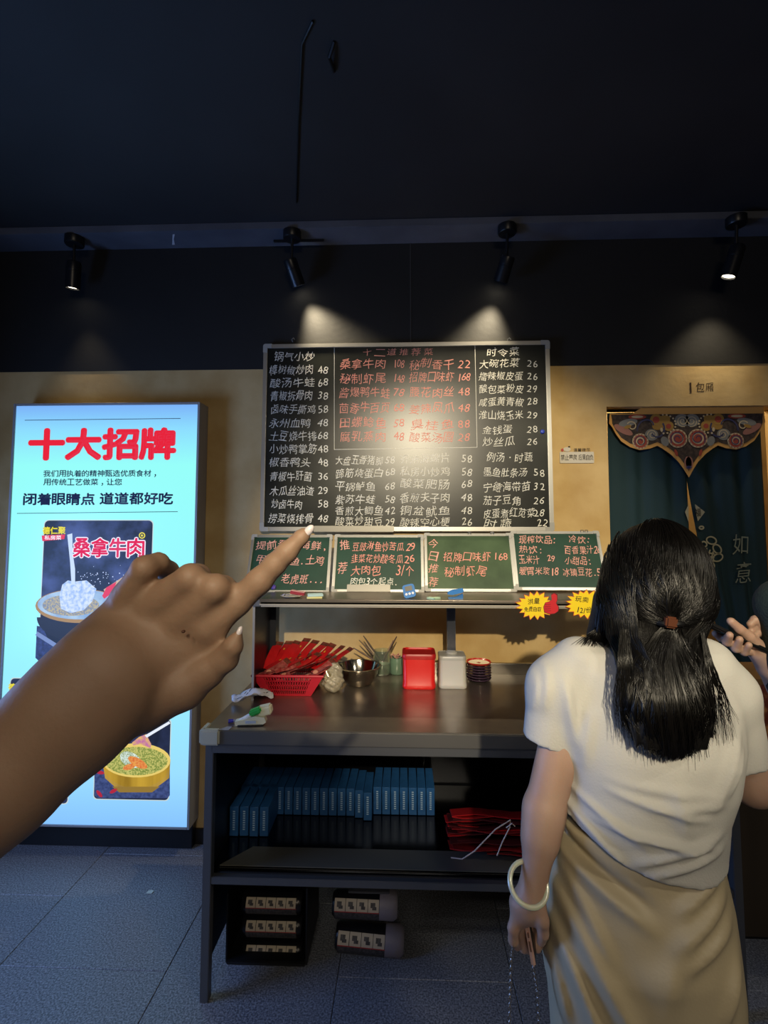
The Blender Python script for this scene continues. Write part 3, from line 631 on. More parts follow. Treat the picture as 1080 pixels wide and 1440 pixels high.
# ================================================================ small green boards
def small(pxs, label, m, lean=.10, Y=None):
    Y = UY1 - .05; zb = Z(pxs[3], Y, 600); cxp = (pxs[0] + pxs[2]) / 2
    F = Frame((X(cxp, Y, 832), Y, zb), (1, 0, 0), (0, lean, .25)); 
    r, e = board(F, (pxs[0], pxs[1], pxs[2], pxs[3]), label, m, .012, .0125, group='small green chalkboards on the rack')
    # sit the lower rail on the shelf
    r.location.z += UZ - (Matrix.Translation(F.o).to_3x3() @ Vector((0, 0, 0))).z - F.o.z + F.o.z - (F.M @ Vector((0, e[2], -.006))).z + .001 if False else 0
    return F, r, e
EXX = {}
for key, pxs, label, m in (('A', (349, 752, 465, 834), 'small green chalkboard farthest left, behind the pointing fingertip', GBOARD), ('B', (468.5, 752, 596, 833), 'small green chalkboard second from left, with pink and white writing', GBOARD), ('C', (597, 750, 723, 832), 'small faded green chalkboard third from left, listing two dishes in pink', GBOARD2), ('D', (722, 747, 849, 830), 'small green chalkboard farthest right, listing drinks beside the woman', GBOARD)):
    EXX[key] = small(pxs, label, m)
def sc_(k, s, a, b, y, h, m=PINK): F, r, e = EXX[k]; T1(s, a, b, y, h, m, r, F, ZT, -.002, 'chalk_text', 1.0)
sc_('A', '提前预订海鲜,', 359, 461, 766, 13, PINKG); sc_('A', '甲鱼,鲈鱼.土鸡', 360, 456, 787, 13, PINKG); sc_('A', '老虎斑...', 395, 455, 813, 14, PINKG)
sc_('B', '推', 477, 492, 767, 16, PINKG); sc_('B', '荐', 474, 489, 798, 18, PINKG); sc_('B', '豆豉淋鱼炒苦瓜', 495, 568, 768, 13); sc_('B', '29', 571, 584, 768, 12)
sc_('B', '韭菜花炒酸冬瓜', 493, 567, 785.5, 13); sc_('B', '26', 568, 583, 785.5, 12); sc_('B', '大肉包', 493, 536, 802, 15); sc_('B', '3/个', 557, 582, 802, 16); sc_('B', '肉包3个起点.', 492, 560, 817, 11, CHALK)
for k, y in zip('今日推荐', (766, 783, 799, 817)): sc_('C', k, 602, 617, y, 14, PINKG)
sc_('C', '招牌口味虾', 623, 691, 783, 14); sc_('C', '168', 694, 714, 782, 11); sc_('C', '秘制虾尾', 624, 685, 804, 15)
sc_('D', '现榨饮品:', 729, 783, 758, 12, PINKG); sc_('D', '冷饮:', 799, 831, 758, 11, PINKG); sc_('D', '热饮:', 729, 764, 772, 11, PINKG); sc_('D', '百香果汁26', 794, 846, 773, 12, PINKG)
sc_('D', '玉米汁', 729, 759, 787, 12, PINKG); sc_('D', '29', 769, 781, 785, 9, PINKG); sc_('D', '小甜品:', 794, 832, 788, 12, PINKG); sc_('D', '暖胃米浆18', 730, 786, 803, 12, PINKG); sc_('D', '冰镇豆花.5', 791, 845, 804, 12, PINKG)
F, r, e = EXX['B']; a, b = F.hit(488, 833); c, d = F.hit(549, 823)
box('pen_tray', a, c, b, d, .002, .014, mat('tray_grey', '99968e', .4, .6), r, .002)
F, r, e = EXX['A']; a, b = F.hit(385, 826); lathe('magnet', [(0, .008), (.008, .007), (.011, .003), (.011, 0), (0, 0)], mat('purple_magnet', '4a3a90', .35), r, 20, Matrix.Translation((a, b, .002)))['label'] = 'round purple magnet'
for k, xs in (('C', (660, 692)), ('D', (818, 824))):
    F, r, e = EXX[k]
    for hx in xs:
        a, b = F.hit(hx, 750 if k == 'C' else 747); tube('hanging_hook', [(a - .006, b - .006, .003), (a - .006, b + .003, .005), (a + .006, b + .003, .005), (a + .006, b - .006, .003)], .0018, DSTEEL, r, 6)
# ================================================================ starburst price tags on the rack lip
def burst(cxp, cyp, w_, seed, lines, label):
    Yb = UY0 - .004; F = Frame((X(cxp, Yb, cyp), Yb, Z(cyp, Yb, cxp)), (1, 0, 0), (0, .0, 1))
    r = F.root('price_tag', label, 'price tag', 'starburst tags on the rack edge'); s = Yb / FPX; rn = random.Random(seed); N = 17; pts = []; pts2 = []
    for k in range(2 * N):
        an = k * math.pi / N; el = (1.0 if k % 2 == 0 else .74) * rn.uniform(.93, 1.06); pts.append((math.cos(an) * w_ * el * s - .008, math.sin(an) * w_ * .72 * el * s)); pts2.append((math.cos(an) * (w_ * el + 1.1) * s - .008, math.sin(an) * (w_ * .72 * el + 1.1) * s))
    prism('red_border', pts2, 0, .0008, mat('tag_red', 'd0402a', .5), r); prism('yellow_star', pts, .0008, .0016, mat('tag_yellow', 'f2d21e', .45), r)
    hr = mat('tag_hand_red', 'c8202a', .45); dk = mat('tag_dark_red', '5a0c14', .5); hx = w_ * .62 * s; 
    hand = [(-9, -9), (-10, 0), (-7, 7), (0, 9), (4, 12), (3, 20), (8, 23), (13, 20), (13, 12), (11, 6), (15, 0), (14, -7), (8, -11), (0, -12)]
    q = w_ / 27 * s * .82
    prism('thumb_outline', [(hx + x * q * 1.08, (y - 2) * q * 1.08) for x, y in hand], .0016, .002, dk, r); prism('thumb_shape', [(hx + x * q, (y - 2) * q) for x, y in hand], .002, .0026, hr, r)
    bf = bmesh.new()
    for k in range(4): y0 = 2 - k * 3.6; aprism(bf, [(hx + (-9) * q, y0 * q), (hx + 2 * q, (y0 + .6) * q), (hx + 2 * q, (y0 - .1) * q), (hx - 9 * q, (y0 - .8) * q)], .0026, .0029)
    fin('finger_lines', bf, dk, r)
    for (t_, x0, x1, y0, h) in lines: write('written_text', t_, x0 * s, x1 * s, y0 * s, h * s, INK, r, .0028, .8, .006)
burst(756, 851.5, 26, 4, (('洪量', -14, 3, 6, 8), ('免费自取', -19, 5, -5, 7)), 'yellow starburst tag with red thumb, left one, two lines of writing')
burst(826, 849.5, 27, 9, (('玩卖', -17, 2, 6.5, 8), ('12/份', -15, 5, -8, 8)), 'yellow starburst tag with red thumb, right one nearer the woman')
# ================================================================ things on the rack shelf
def on(px, py, z=UZ): q = PZ(px, py, z); return q
q = on(410, 841); q.y = UY0 + .045
dish = E('small_dish', (q.x, q.y, UZ + .001), 'small round dish of clips on the rack left end', 'dish')
lathe('dish_bowl', [(0, 0), (.025, 0), (.045, .009), (.043, .0105), (.024, .003), (0, .003)], mat('pale_dish', 'b8b4ac', .35), dish, 28, Matrix.Translation((0, 0, 0)))
rb = E('red_card_box', (q.x + .022, q.y, UZ + .013), 'small red and white box resting on the small dish', 'box')
box('box_body', -.028, .028, -.014, .014, 0, .012, mat('crimson_card', '8f1c30', .5), rb, .001, M=Matrix.Rotation(.15, 4, 'Y')); box('box_top', -.028, .028, -.014, .014, .0122, .0136, mat('pink_card', 'd0a0a0', .5), rb, 0, M=Matrix.Rotation(.15, 4, 'Y'))
clip_ = E('blue_foil_sachet', (q.x - .022, q.y - .008, UZ + .0085), 'crumpled blue and silver sachet on the small dish', 'sachet')
bm = bmesh.new(); bmesh.ops.create_grid(bm, x_segments=8, y_segments=6, size=.016)
for v in bm.verts: v.co.z = random.uniform(-.002, .003) + .004
fin('foil', bm, mat('blue_foil', '2a3f90', .3, .5, col2='b0b4c4', scale=90), clip_)
q = on(440, 843); 
for nm, c, z0, lb_, dx in (('sticky_notes', 'd8d296', 0, 'pale yellow sticky note pad at the rack left end', 0), ('sticky_notes', 'b4d4dc', .008, 'pale blue sticky note pad lying on the yellow pad', .002)):
    n_ = E(nm, (q.x + dx, UY0 + .04, UZ + .0005 + z0), lb_, 'notepad'); box('pad', -.03, .03, -.022, .022, 0, .0075, mat('paper_' + c, c, .8), n_, .001, 1, Matrix.Rotation(.15 + dx * 50, 4, 'Z'))
BLU = mat('sky_blue_plastic', '2a7ac4', .55)
q = P(577.5, 839, UY0 + .05)
tm = E('kitchen_timer', (q.x, UY0 + .05, UZ), 'small blue digital timer leaning on the rack before the second green chalkboard', 'timer')
R_ = Matrix.Rotation(-.22, 4, 'Y') @ Matrix.Rotation(-.25, 4, 'X')
prism('timer_body', rrect(-.024, .024, .002, .054, .011), -.008, .008, BLU, tm, R_ @ Matrix.Rotation(math.pi / 2, 4, 'X'))
prism('screen', rrect(-.014, .014, .028, .047, .003), .008, .0095, BLK, tm, R_ @ Matrix.Rotation(math.pi / 2, 4, 'X'))
for k in (-1, 0, 1): prism('button', ell(k * .013, .017, .0048, .0048, 12), .008, .0105, mat('white_button', 'e0dce4', .4), tm, R_ @ Matrix.Rotation(math.pi / 2, 4, 'X'))
q = P(610, 845, UY0 + .03)
hn = E('heart_notepad', (q.x, UY0 + .032, UZ), 'mint green heart-shaped sticky notes on the rack between timer and blue stapler', 'notepad')
hp = []
for k in range(30): t = k * 2 * math.pi / 30; hp.append((.0019 * 16 * math.sin(t) ** 3 * .9, .0016 * (13 * math.cos(t) - 5 * math.cos(2 * t) - 2 * math.cos(3 * t) - math.cos(4 * t))))
prism('note_stack', hp[::-1], 0, .006, mat('mint_paper', 'a8c8b0', .8), hn)
q = P(641, 843, UY0 + .04)
sp_ = E('mini_stapler', (q.x, UY0 + .045, UZ), 'small blue stapler on the rack before the third green chalkboard', 'stapler')
prism('stapler_top', [(-.032, .017), (-.03, .026), (-.012, .034), (.028, .040), (.031, .03), (.026, .024), (-.012, .015)], -.008, .008, BLU, sp_, Matrix.Rotation(math.pi / 2, 4, 'X'))
prism('stapler_base', [(-.028, 0), (-.03, .006), (0, .007), (.027, .020), (.029, .014), (.028, 0)], -.007, .007, mat('darker_blue_plastic', '2a6aa8', .35), sp_, Matrix.Rotation(math.pi / 2, 4, 'X'))
# ================================================================ red basket with packets
REDP = mat('red_basket_plastic', 'b81c2c', .4, spec=.4)
bx0 = PZ(374, 979, TZ); bx1 = PZ(437, 979, TZ)
bk = E('red_basket', ((bx0.x + bx1.x) / 2 + .0, bx0.y + .085, TZ + .001), 'red plastic lattice basket full of red packets at the counter left', 'basket')
hw = (bx1.x - bx0.x) / 2; HB = .082; fl_ = 1.0
rw0, rw1 = P(356, 952, bx0.y).x - bk.location.x, P(455, 952, bx0.y).x - bk.location.x
b0 = [(-hw, -.08), (hw, -.08), (hw, .08), (-hw, .08)]; t0 = [(rw0, -.10), (rw1, -.10), (rw1, .11), (rw0, .11)]
bm = bmesh.new()
for k in range(4):
    A0, A1 = Vector((*b0[k], 0)), Vector((*b0[(k + 1) % 4], 0)); B0, B1 = Vector((*t0[k], HB)), Vector((*t0[(k + 1) % 4], HB))
    W = lambda u, v: (A0.lerp(A1, u)).lerp(B0.lerp(B1, u), v)
    nrm = (A1 - A0).cross(B0 - A0).normalized() * .0012
    def bar(u0, u1, v0, v1):
        vs = [bm.verts.new(W(u, v) + nrm * s) for s in (-1, 1) for u, v in ((u0, v0), (u1, v0), (u1, v1), (u0, v1))]
        for f in ((0, 1, 2, 3), (4, 7, 6, 5), (0, 4, 5, 1), (1, 5, 6, 2), (2, 6, 7, 3), (3, 7, 4, 0)): bm.faces.new([vs[i] for i in f])
    n = 17 if k % 2 == 0 else 13
    bar(0, .15, 0, 1); bar(.85, 1, 0, 1)
    for v0, v1 in ((0, .1), (.27, .33), (.50, .56), (.72, .78), (.93, 1)): bar(.15, .85, v0, v1)
    for i in range(n): u = .15 + .7 * (i + .5) / n; bar(u - .008, u + .008, .1, .93)
fin('lattice_side', bm, REDP, bk)
box('basket_floor', -hw, hw, -.08, .08, 0, .003, REDP, bk)
tr = [Vector((*q_, HB)) for q_ in t0]; tube('rim', tr + [tr[0]], .0055, REDP, bk, 8, False)
PKR = mat('red_packet_paper', 'c41a1e', .38, col2='a81218', scale=14); PKD = mat('dark_packet_end', '4a241c', .5, col2='7a3c2c', scale=60); PKB = mat('pink_printed_back', 'b0605a', .5, col2='8a2a2a', scale=70); GLD = mat('packet_gold_print', 'c89030', .5)
def packet(name, M, L, W_, label, group, back=False, parent=None, ends=True):
    e = bpy.data.objects.new(name, None); e.empty_display_size = .02; C.objects.link(e); e.matrix_world = M; meta(e, label, 'packet', group)
    n = 6; V = []; F = []
    rn = random.Random(label)
    for s in (-1, 1):
        for i in range(n + 1):
            for j in range(4):
                u = i / n; v = j / 3; th = .0028 * math.sin(math.pi * v) * (math.sin(math.pi * u) ** .4 if 0 < u < 1 else 0) + .0004
                V.append(((u - .0) * L, (v - .5) * W_, s * th + .004 * math.sin(u * 4 + len(label))))
    m_ = (n + 1) * 4
    for i in range(n):
        for j in range(3):
            a = i * 4 + j; F += [(a, a + 4, a + 5, a + 1), (m_ + a, m_ + a + 1, m_ + a + 5, m_ + a + 4)]
    data('packet_body', V, F, PKB if back else PKR, e, True)
    if ends:
        box('end_seal', L - .002, L + .018, -W_ / 2, W_ / 2, -.0008, .0008, PKD, e, 0, M=Matrix.Translation((0, 0, .004 * math.sin(4 + len(label)))))
        if not back: prism('gold_mark', ell(L * .72, 0, .006, .004, 8), .0032, .0036, GLD, e)
        else: prism('round_seal', ell(L * .12, 0, .010, .010, 14), .0034, .004, mat('peach_print', 'd08a70', .6), e)
    return e
B = bk.location; G1 = 'red packets in the basket'
def pm_(x, y, z, yaw, pitch, roll=0): return Matrix.Translation((x, y, z)) @ Matrix.Rotation(yaw, 4, 'Z') @ Matrix.Rotation(-pitch, 4, 'Y') @ Matrix.Rotation(roll, 4, 'X')
ordn = ['first', 'second', 'third', 'fourth', 'fifth', 'sixth', 'seventh', 'eighth', 'ninth', 'tenth', 'eleventh', 'twelfth']
for k in range(9):
    u = k / 8; packet('sachet_packet', pm_(B.x + rw0 * .78 + u * (rw1 - rw0) * .86, B.y - .005 + .012 * (k % 2), B.z + .085 + .018 * math.sin(math.pi * min(1, u * 1.25)) * 1.0, 1.12 + .25 * (1 - u) - .55 * u, .62 - .05 * (k % 3), random.uniform(-.2, .2)), .125, .042, f'{ordn[k]} red packet from the left in the rear layer of the basket', G1)
for k in range(8):
    u = k / 7; packet('sachet_packet', pm_(B.x + rw0 * .86 + u * (rw1 - rw0) * .78, B.y - .085 + .008 * (k % 3), B.z + .078 + .007 * (k % 3), .45 + .3 * (k % 2), .28 + .07 * math.sin(k * 2), .5 * math.sin(k)), .09, .034, f'{ordn[k]} red packet from the left along the basket front edge', G1, back=True)
for k in range(6):
    u = k / 5; packet('sachet_packet', pm_(B.x + rw0 * .7 + u * (rw1 - rw0) * .7, B.y - .04, B.z + .088 + .012 * math.sin(math.pi * u), .9 - .3 * u, .35, .2 * math.sin(k * 3)), .10, .038, f'{ordn[k]} red packet from the left in the middle layer of the basket', G1)
# ================================================================ crumpled clear bag
CB_ = mat('crinkled_clear_plastic', 'd8d0bc', .12, 0, bump=1, bscale=45, trans=.55)
q = PZ(462, 976, TZ)
cbg = E('clear_bag', (q.x + .012, q.y + .035, TZ), 'crumpled clear plastic bag of small wrapped items beside the red basket', 'bag')
rn = random.Random(5)
def bagf(p):
    d = ellip(p, (0, 0, .047), (.045, .042, .052)); d = smin(d, ellip(p, (.005, 0, .09), (.030, .022, .028)), .02)
    return d + .004 * np.sin(p[..., 0] * 160 + p[..., 2] * 90) * np.sin(p[..., 2] * 190 + p[..., 1] * 120)
def flatb(f): return lambda p: np.maximum(f(p), -(p[..., 2] - .001))
surf_obj('plastic_film', flatb(bagf), grid(-.06, .06, .003), grid(-.06, .06, .003), grid(-.006, .125, .003), CB_, cbg, 1)
bm = bmesh.new()
for k in range(60):
    M = Matrix.Translation((rn.gauss(0, .016), rn.gauss(-.004, .015), rn.uniform(.012, .085))) @ Matrix.Rotation(rn.uniform(0, 6), 4, Vector((rn.random(), rn.random(), rn.random())).normalized()); abox(bm, -.012, .012, -.004, .004, -.001, .001, M)
fin('wrapped_items', bm, mat('foil_bits', 'e0d4a8', .25, .7), cbg)['kind'] = 'stuff'
# steel bowl
q = PZ(503, 967, TZ)
bw = E('steel_bowl', (q.x, q.y + .045, TZ + .0005), 'shiny stainless steel mixing bowl on the counter', 'bowl')
POL = mat('polished_steel', 'c4c0b8', .12, 1)
lathe('bowl_shell', [(0, .0), (.045, 0), (.056, .006), (.078, .04), (.090, .074), (.096, .078), (.096, .080), (.088, .079), (.076, .042), (.054, .009), (0, .003)], POL, bw, 48)
# jar with chopsticks
GLS = mat('green_tinted_glass', 'cfdccf', .06, trans=.92)
q = PZ(537, 951, TZ)
jr = E('glass_jar', (q.x, q.y + .035, TZ + .0005), 'glass jar holding pens and sticks behind the steel bowl', 'jar')
lathe('jar_glass', [(0, 0), (.036, 0), (.040, .005), (.040, .085), (.036, .096), (.038, .108), (.036, .108), (.033, .096), (.037, .084), (.037, .008), (0, .006)], GLS, jr, 32)
lathe('jar_contents', [(0, .008), (.034, .008), (.034, .05), (0, .055)], mat('jar_sediment', '8aa090', .6, col2='5c7060', scale=40), jr, 20)
J = jr.location
for nm, (x, y), c, l in (('pen', (505, 900), '5a4636', 'brown pen leaning far left in the glass jar'), ('pen', (511, 894), '3a2c24', 'dark pen leaning left in the glass jar'), ('wooden_stick', (514, 903), 'a08a70', 'pale wooden stick leaning left in the glass jar'), ('wooden_stick', (519, 905), '94806a', 'second pale stick near the middle of the glass jar'), ('knife_stick', (558, 895), '3c2a26', 'dark pointed stick leaning right in the glass jar'), ('wooden_stick', (553, 900), '8a6e5a', 'light brown stick leaning right in the glass jar'), ('pen', (497, 911), '4a3028', 'short brown pen leaning lowest left in the glass jar')):
    tip = P(x, y, J.y + .01); a = Vector((J.x - (tip.x - J.x) * .25, J.y, TZ + .02)); m_ = a.lerp(tip, .75)
    o = tube(nm, [a - a, m_ - a, tip - a], [.0035, .0042, .0022], mat('stick_' + c, c, .5), None, 8); o.location = a; meta(o, l, 'pen' if nm == 'pen' else 'stick', 'sticks and pens in the glass jar')
q = PZ(558, 950, TZ)
j2 = E('small_jar', (q.x, q.y + .035, TZ + .0005), 'small green jar with reddish contents beside the red canister', 'jar')
lathe('jar_glass', [(0, 0), (.030, 0), (.034, .006), (.034, .062), (.031, .068), (.031, .072), (.028, .072), (.029, .06), (.029, .006), (0, .006)], mat('jade_jar', '5f7a68', .25), j2, 28)
bm = bmesh.new()
for k in range(14):
    M = Matrix.Translation((rn.gauss(0, .012), rn.gauss(0, .010), .07 + rn.uniform(0, .014))) @ Matrix.Rotation(rn.uniform(0, 6), 4, Vector((rn.random(), rn.random(), .2)).normalized()); abox(bm, -.012, .012, -.005, .005, -.001, .001, M)
fin('red_wrappers', bm, mat('rose_wrappers', '9a4a48', .5, col2='c0a090', scale=80), j2)['kind'] = 'stuff'
# canisters
def canister(px0, px1, pyb, name, label, m, lidm, H, topw, wht=False):
    a = PZ(px0, pyb, TZ); b = PZ(px1, pyb, TZ); w_ = (b.x - a.x) / 2; e = E(name, ((a.x + b.x) / 2, a.y + w_ * .92, TZ + .0005), label, 'canister')
    def loop(hw_, hd, r, z, bm): return [bm.verts.new((x, y, z)) for x, y in rrect(-hw_, hw_, -hd, hd, r, 5)]
    bm = bmesh.new(); t_ = topw; pr = [(.96, 0), (1, .006), (1, .016), (.965, .02), (t_, H * .9), (t_, H)]
    rings = [loop(w_ * s, w_ * .9 * s, w_ * .28, z, bm) for s, z in pr]
    bm.faces.new(rings[0][::-1]); bm.faces.new(rings[-1])
    for r_, s_ in zip(rings, rings[1:]):
        for k in range(len(r_)): bm.faces.new((r_[k], r_[(k + 1) % len(r_)], s_[(k + 1) % len(r_)], s_[k]))
    fin('canister_body', bm, m, e, True)
    bm = bmesh.new(); pr = [(t_ + .03, H - .016), (t_ + .045, H - .012), (t_ + .045, H), (t_ + .01, H + .005), (t_ - .12, H + .006), (t_ - .15, H + .001)]
    if wht: pr = [(t_ + .02, H - .012), (t_ + .03, H), (t_ - .02, H + .004), (.6, H + .006)]
    rings = [loop(w_ * s, w_ * .9 * s, w_ * .28, z, bm) for s, z in pr]; bm.faces.new(rings[0][::-1]); bm.faces.new(rings[-1])
    for r_, s_ in zip(rings, rings[1:]):
        for k in range(len(r_)): bm.faces.new((r_[k], r_[(k + 1) % len(r_)], s_[(k + 1) % len(r_)], s_[k]))
    fin('lid', bm, lidm, e, True)
    if wht:
        lathe('lid_knob', [(0, H), (w_ * .42, H), (w_ * .42, H + .012), (w_ * .3, H + .016), (0, H + .016)], lidm, e, 24)
    return e
canister(566, 613, 970, 'red_canister', 'bright red square plastic canister on the counter', mat('red_plastic', 'cf1a18', .35), mat('red_plastic_lid', 'a81416', .4), .138, .98)
canister(617, 657, 969, 'white_canister', 'translucent white square plastic canister beside the red one', mat('milky_plastic', 'b6b2ac', .4, sss=.2), mat('milky_lid', 'a4a29c', .35), .128, .94, True)
# plates
q = PZ(676, 962, TZ); R0 = X(694, 2.17, 930) - X(676, 2.17, 930)
PUR = mat('dark_purple_glaze', '3c2c3e', .25, coat=.5); WHT = mat('cream_glaze', 'd8ccb0', .25, coat=.5); 
base = (q.x, q.y + R0 * .95, TZ + .001)
def plate(k):
    e = E('plate', (base[0] + random.uniform(-.001, .001), base[1], base[2] + k * .0112), f'small dark purple plate, {["lowest","second","third","fourth","fifth","sixth"][k]} from the bottom of the stack' if k < 6 else 'small cream plate with red rim, topmost of the stack', 'plate', 'small plates stacked by the white canister')
    top = k == 6
    lathe('plate_body', [(0, 0), (R0 * .62, 0), (R0 * .66, .002), (R0 * .95, .008), (R0, .0135), (R0 * .97, .0145), (R0 * .86, .006), (0, .003)], PUR if not top else WHT, e, 36)
    lathe('foot_ring', [(R0 * .55, -.0), (R0 * .62, -.0), (R0 * .62, .002), (R0 * .55, .002)], WHT, e, 28)
    if top:
        lathe('red_rim', [(R0 * .95, .0078), (R0 * 1.012, .0135), (R0 * .98, .0156), (R0 * .86, .0098), (R0 * .88, .0075)], mat('red_glaze', '9a2018', .25, coat=.5), e, 36)
        lathe('plate_well', [(0, .0072), (R0 * .8, .0085), (R0 * .86, .0092), (R0 * .86, .0062), (0, .005)], WHT, e, 36)
        prism('red_flower', [(math.cos(t * .5236) * (.010 if t % 2 else .005), math.sin(t * .5236) * (.010 if t % 2 else .005)) for t in range(12)], .0084, .0092, mat('flower_red', '8a3020', .4), e)
for k in range(7): plate(k)
# ================================================================ receipt and label gun at the counter left
q = PZ(355, 988, TZ)
V = []; F = []; nU, nV = 14, 8
for i in range(nU + 1):
    for j in range(nV + 1):
        u, v = i / nU - .5, j / nV - .5
        V.append((u * .15, v * .065, .027 + .014 * math.sin(u * 6 + 1) + .009 * math.sin(v * 7 + u * 6) + .012 * abs(u) + .004 * math.sin(u * 23 + v * 11)))
for i in range(nU):
    for j in range(nV): a = i * (nV + 1) + j; F.append((a, a + nV + 1, a + nV + 2, a + 1))
rc = E('receipt', (q.x, q.y, TZ + .001), 'crumpled white printed receipt lying before the red basket', 'receipt', rot=(0, 0, .42))
o = data('receipt_paper', V, F, mat('receipt_white', 'c6c4c8', .7), rc, True); o.modifiers.new('t', 'SOLIDIFY').thickness = .0006
def zof(x, y): u, v = x / .15, y / .065; return .027 + .014 * math.sin(u * 6 + 1) + .009 * math.sin(v * 7 + u * 6) + .012 * abs(u) + .004 * math.sin(u * 23 + v * 11) + .0014
bm = bmesh.new()
for k in range(26):
    x, y = rn.uniform(-.06, .06), -.024 + .008 * (k % 7); l = rn.uniform(.005, .012)
    vs = [bm.verts.new((xx, yy, zof(xx, yy))) for xx, yy in ((x, y), (x + l, y), (x + l, y + .0022), (x, y + .0022))]; bm.faces.new(vs)
fin('printed_text', bm, INK, rc)['kind'] = 'stuff'
q = PZ(352, 1019, TZ)
lg = E('label_gun', (q.x, q.y, TZ + .001), 'white and green hand-held label gun on the counter front left corner', 'tool', rot=(0, 0, .10))
IV = mat('ivory_plastic', 'c6c8b4', .4); GRN = mat('green_plastic', '2a9a48', .4)
prism('lower_body', [(-.048, 0), (-.05, .014), (.02, .03), (.05, .026), (.055, .010), (.04, 0)], -.014, .014, IV, lg, Matrix.Rotation(math.pi / 2, 4, 'X'))
box('handle', -.055, .005, -.009, .009, -.005, .006, mat('white_plastic_arm', 'dcdde0', .35), lg, .003, 2, Matrix.Translation((-.002, 0, .030)) @ Matrix.Rotation(-.50, 4, 'Y'))
box('green_grip', -.004, .038, -.0135, .0135, -.008, .012, GRN, lg, .005, 3, Matrix.Translation((.002, 0, .036)) @ Matrix.Rotation(-.35, 4, 'Y'))
box('ivory_housing', 0, .045, -.02, .02, -.014, .016, IV, lg, .005, 3, Matrix.Translation((.026, .012, .038)) @ Matrix.Rotation(-.2, 4, 'Y'))
box('display_window', -.014, .022, -.0155, -.0143, .008, .017, mat('window_blue_grey', '9fb0c8', .3), lg, .0005, 1)
box('black_foot', -.04, .045, -.013, .013, -.0, .004, BLK, lg, .001, 1, Matrix.Translation((0, -.004, 0)))
q = PZ(322, 1018, TZ); pn = E('pen', (q.x, q.y + .005, TZ + .001), 'blue-capped pen lying on the counter behind the label gun', 'pen')
tube('pen_cap', [(-.004, .0, .006), (.012, .004, .006)], [.0065, .006], mat('blue_cap', '2a2aa0', .35), pn, 12); tube('barrel', [(.012, .004, .006), (.075, .03, .006)], [.005, .0045], mat('clear_barrel', '8890b0', .3), pn, 12)
q = PZ(318, 1026, TZ); meta(prism('sticker', [(-.028, -.008), (.012, -.008), (.012, .02), (-.002, .022)], 0, .001, mat('grey_film', '8a92a8', .25), None), 'thin grey plastic film at the counter front left corner', 'film').location = (q.x, q.y, TZ + .001)
# ================================================================ blue boxes on the lower shelf
SZ = SZ + .0005
BB = [mat('blue_carton', '285f9e', .45, col2='22548c', scale=30), mat('blue_carton_print', 'a8c4e0', .5)]
bd, bh, bwid = .165, .105, .0325
me = None
def carton(x, y, label, group, tilt=0, first=[None]):
    if first[0] is None:
        e = E('blue_carton', (x, y, SZ + .001), label, 'box', group)
        box('carton_body', -bwid / 2, bwid / 2, 0, bd, 0, bh, BB[0], e, .0012, 1)
        box('end_flap', -bwid / 2 + .002, bwid / 2 - .002, -.0008, .001, .002, bh * .12, mat('carton_shade', '2a5c96', .5), e, 0)
        bm = bmesh.new()
        for k in range(9): abox(bm, -.004, .004, -.0006, .0004, .022 + k * .008, .026 + k * .008)
        fin('printed_marks', bm, BB[1], e); first[0] = e; return e
    e = first[0].copy(); C.objects.link(e); e.location = (x, y, SZ + .001); e['label'] = label; e['group'] = group
    for c in first[0].children: d = c.copy(); C.objects.link(d); d.parent = e
    e.rotation_euler = (0, 0, tilt); return e
yA = PZ(340, 1176, SZ).y
for k in range(5): carton(X(315 + k * 14, yA, 1160), yA - .002 * (k % 2), f'{ordn[k]} blue carton from the left in the front row of five', 'blue cartons in the front row', random.uniform(-.02, .02))
yB = PZ(450, 1147, SZ).y; xB0 = X(338, yB, 1130); nB = 22; pitch_ = (X(612, yB, 1130) - xB0) / nB
nm_ = ordn + ['thirteenth', 'fourteenth', 'fifteenth', 'sixteenth', 'seventeenth', 'eighteenth', 'nineteenth', 'twentieth', 'twenty-first', 'twenty-second']
for k in range(nB):
    carton(xB0 + (k + .5) * pitch_, yB - (.028 if k in (14, ) else 0) - (.012 if k == 13 else 0) + (.015 if k > 14 else 0), f'{nm_[k]} blue carton from the left in the long back row', 'blue cartons in the back row', random.uniform(-.012, .012))
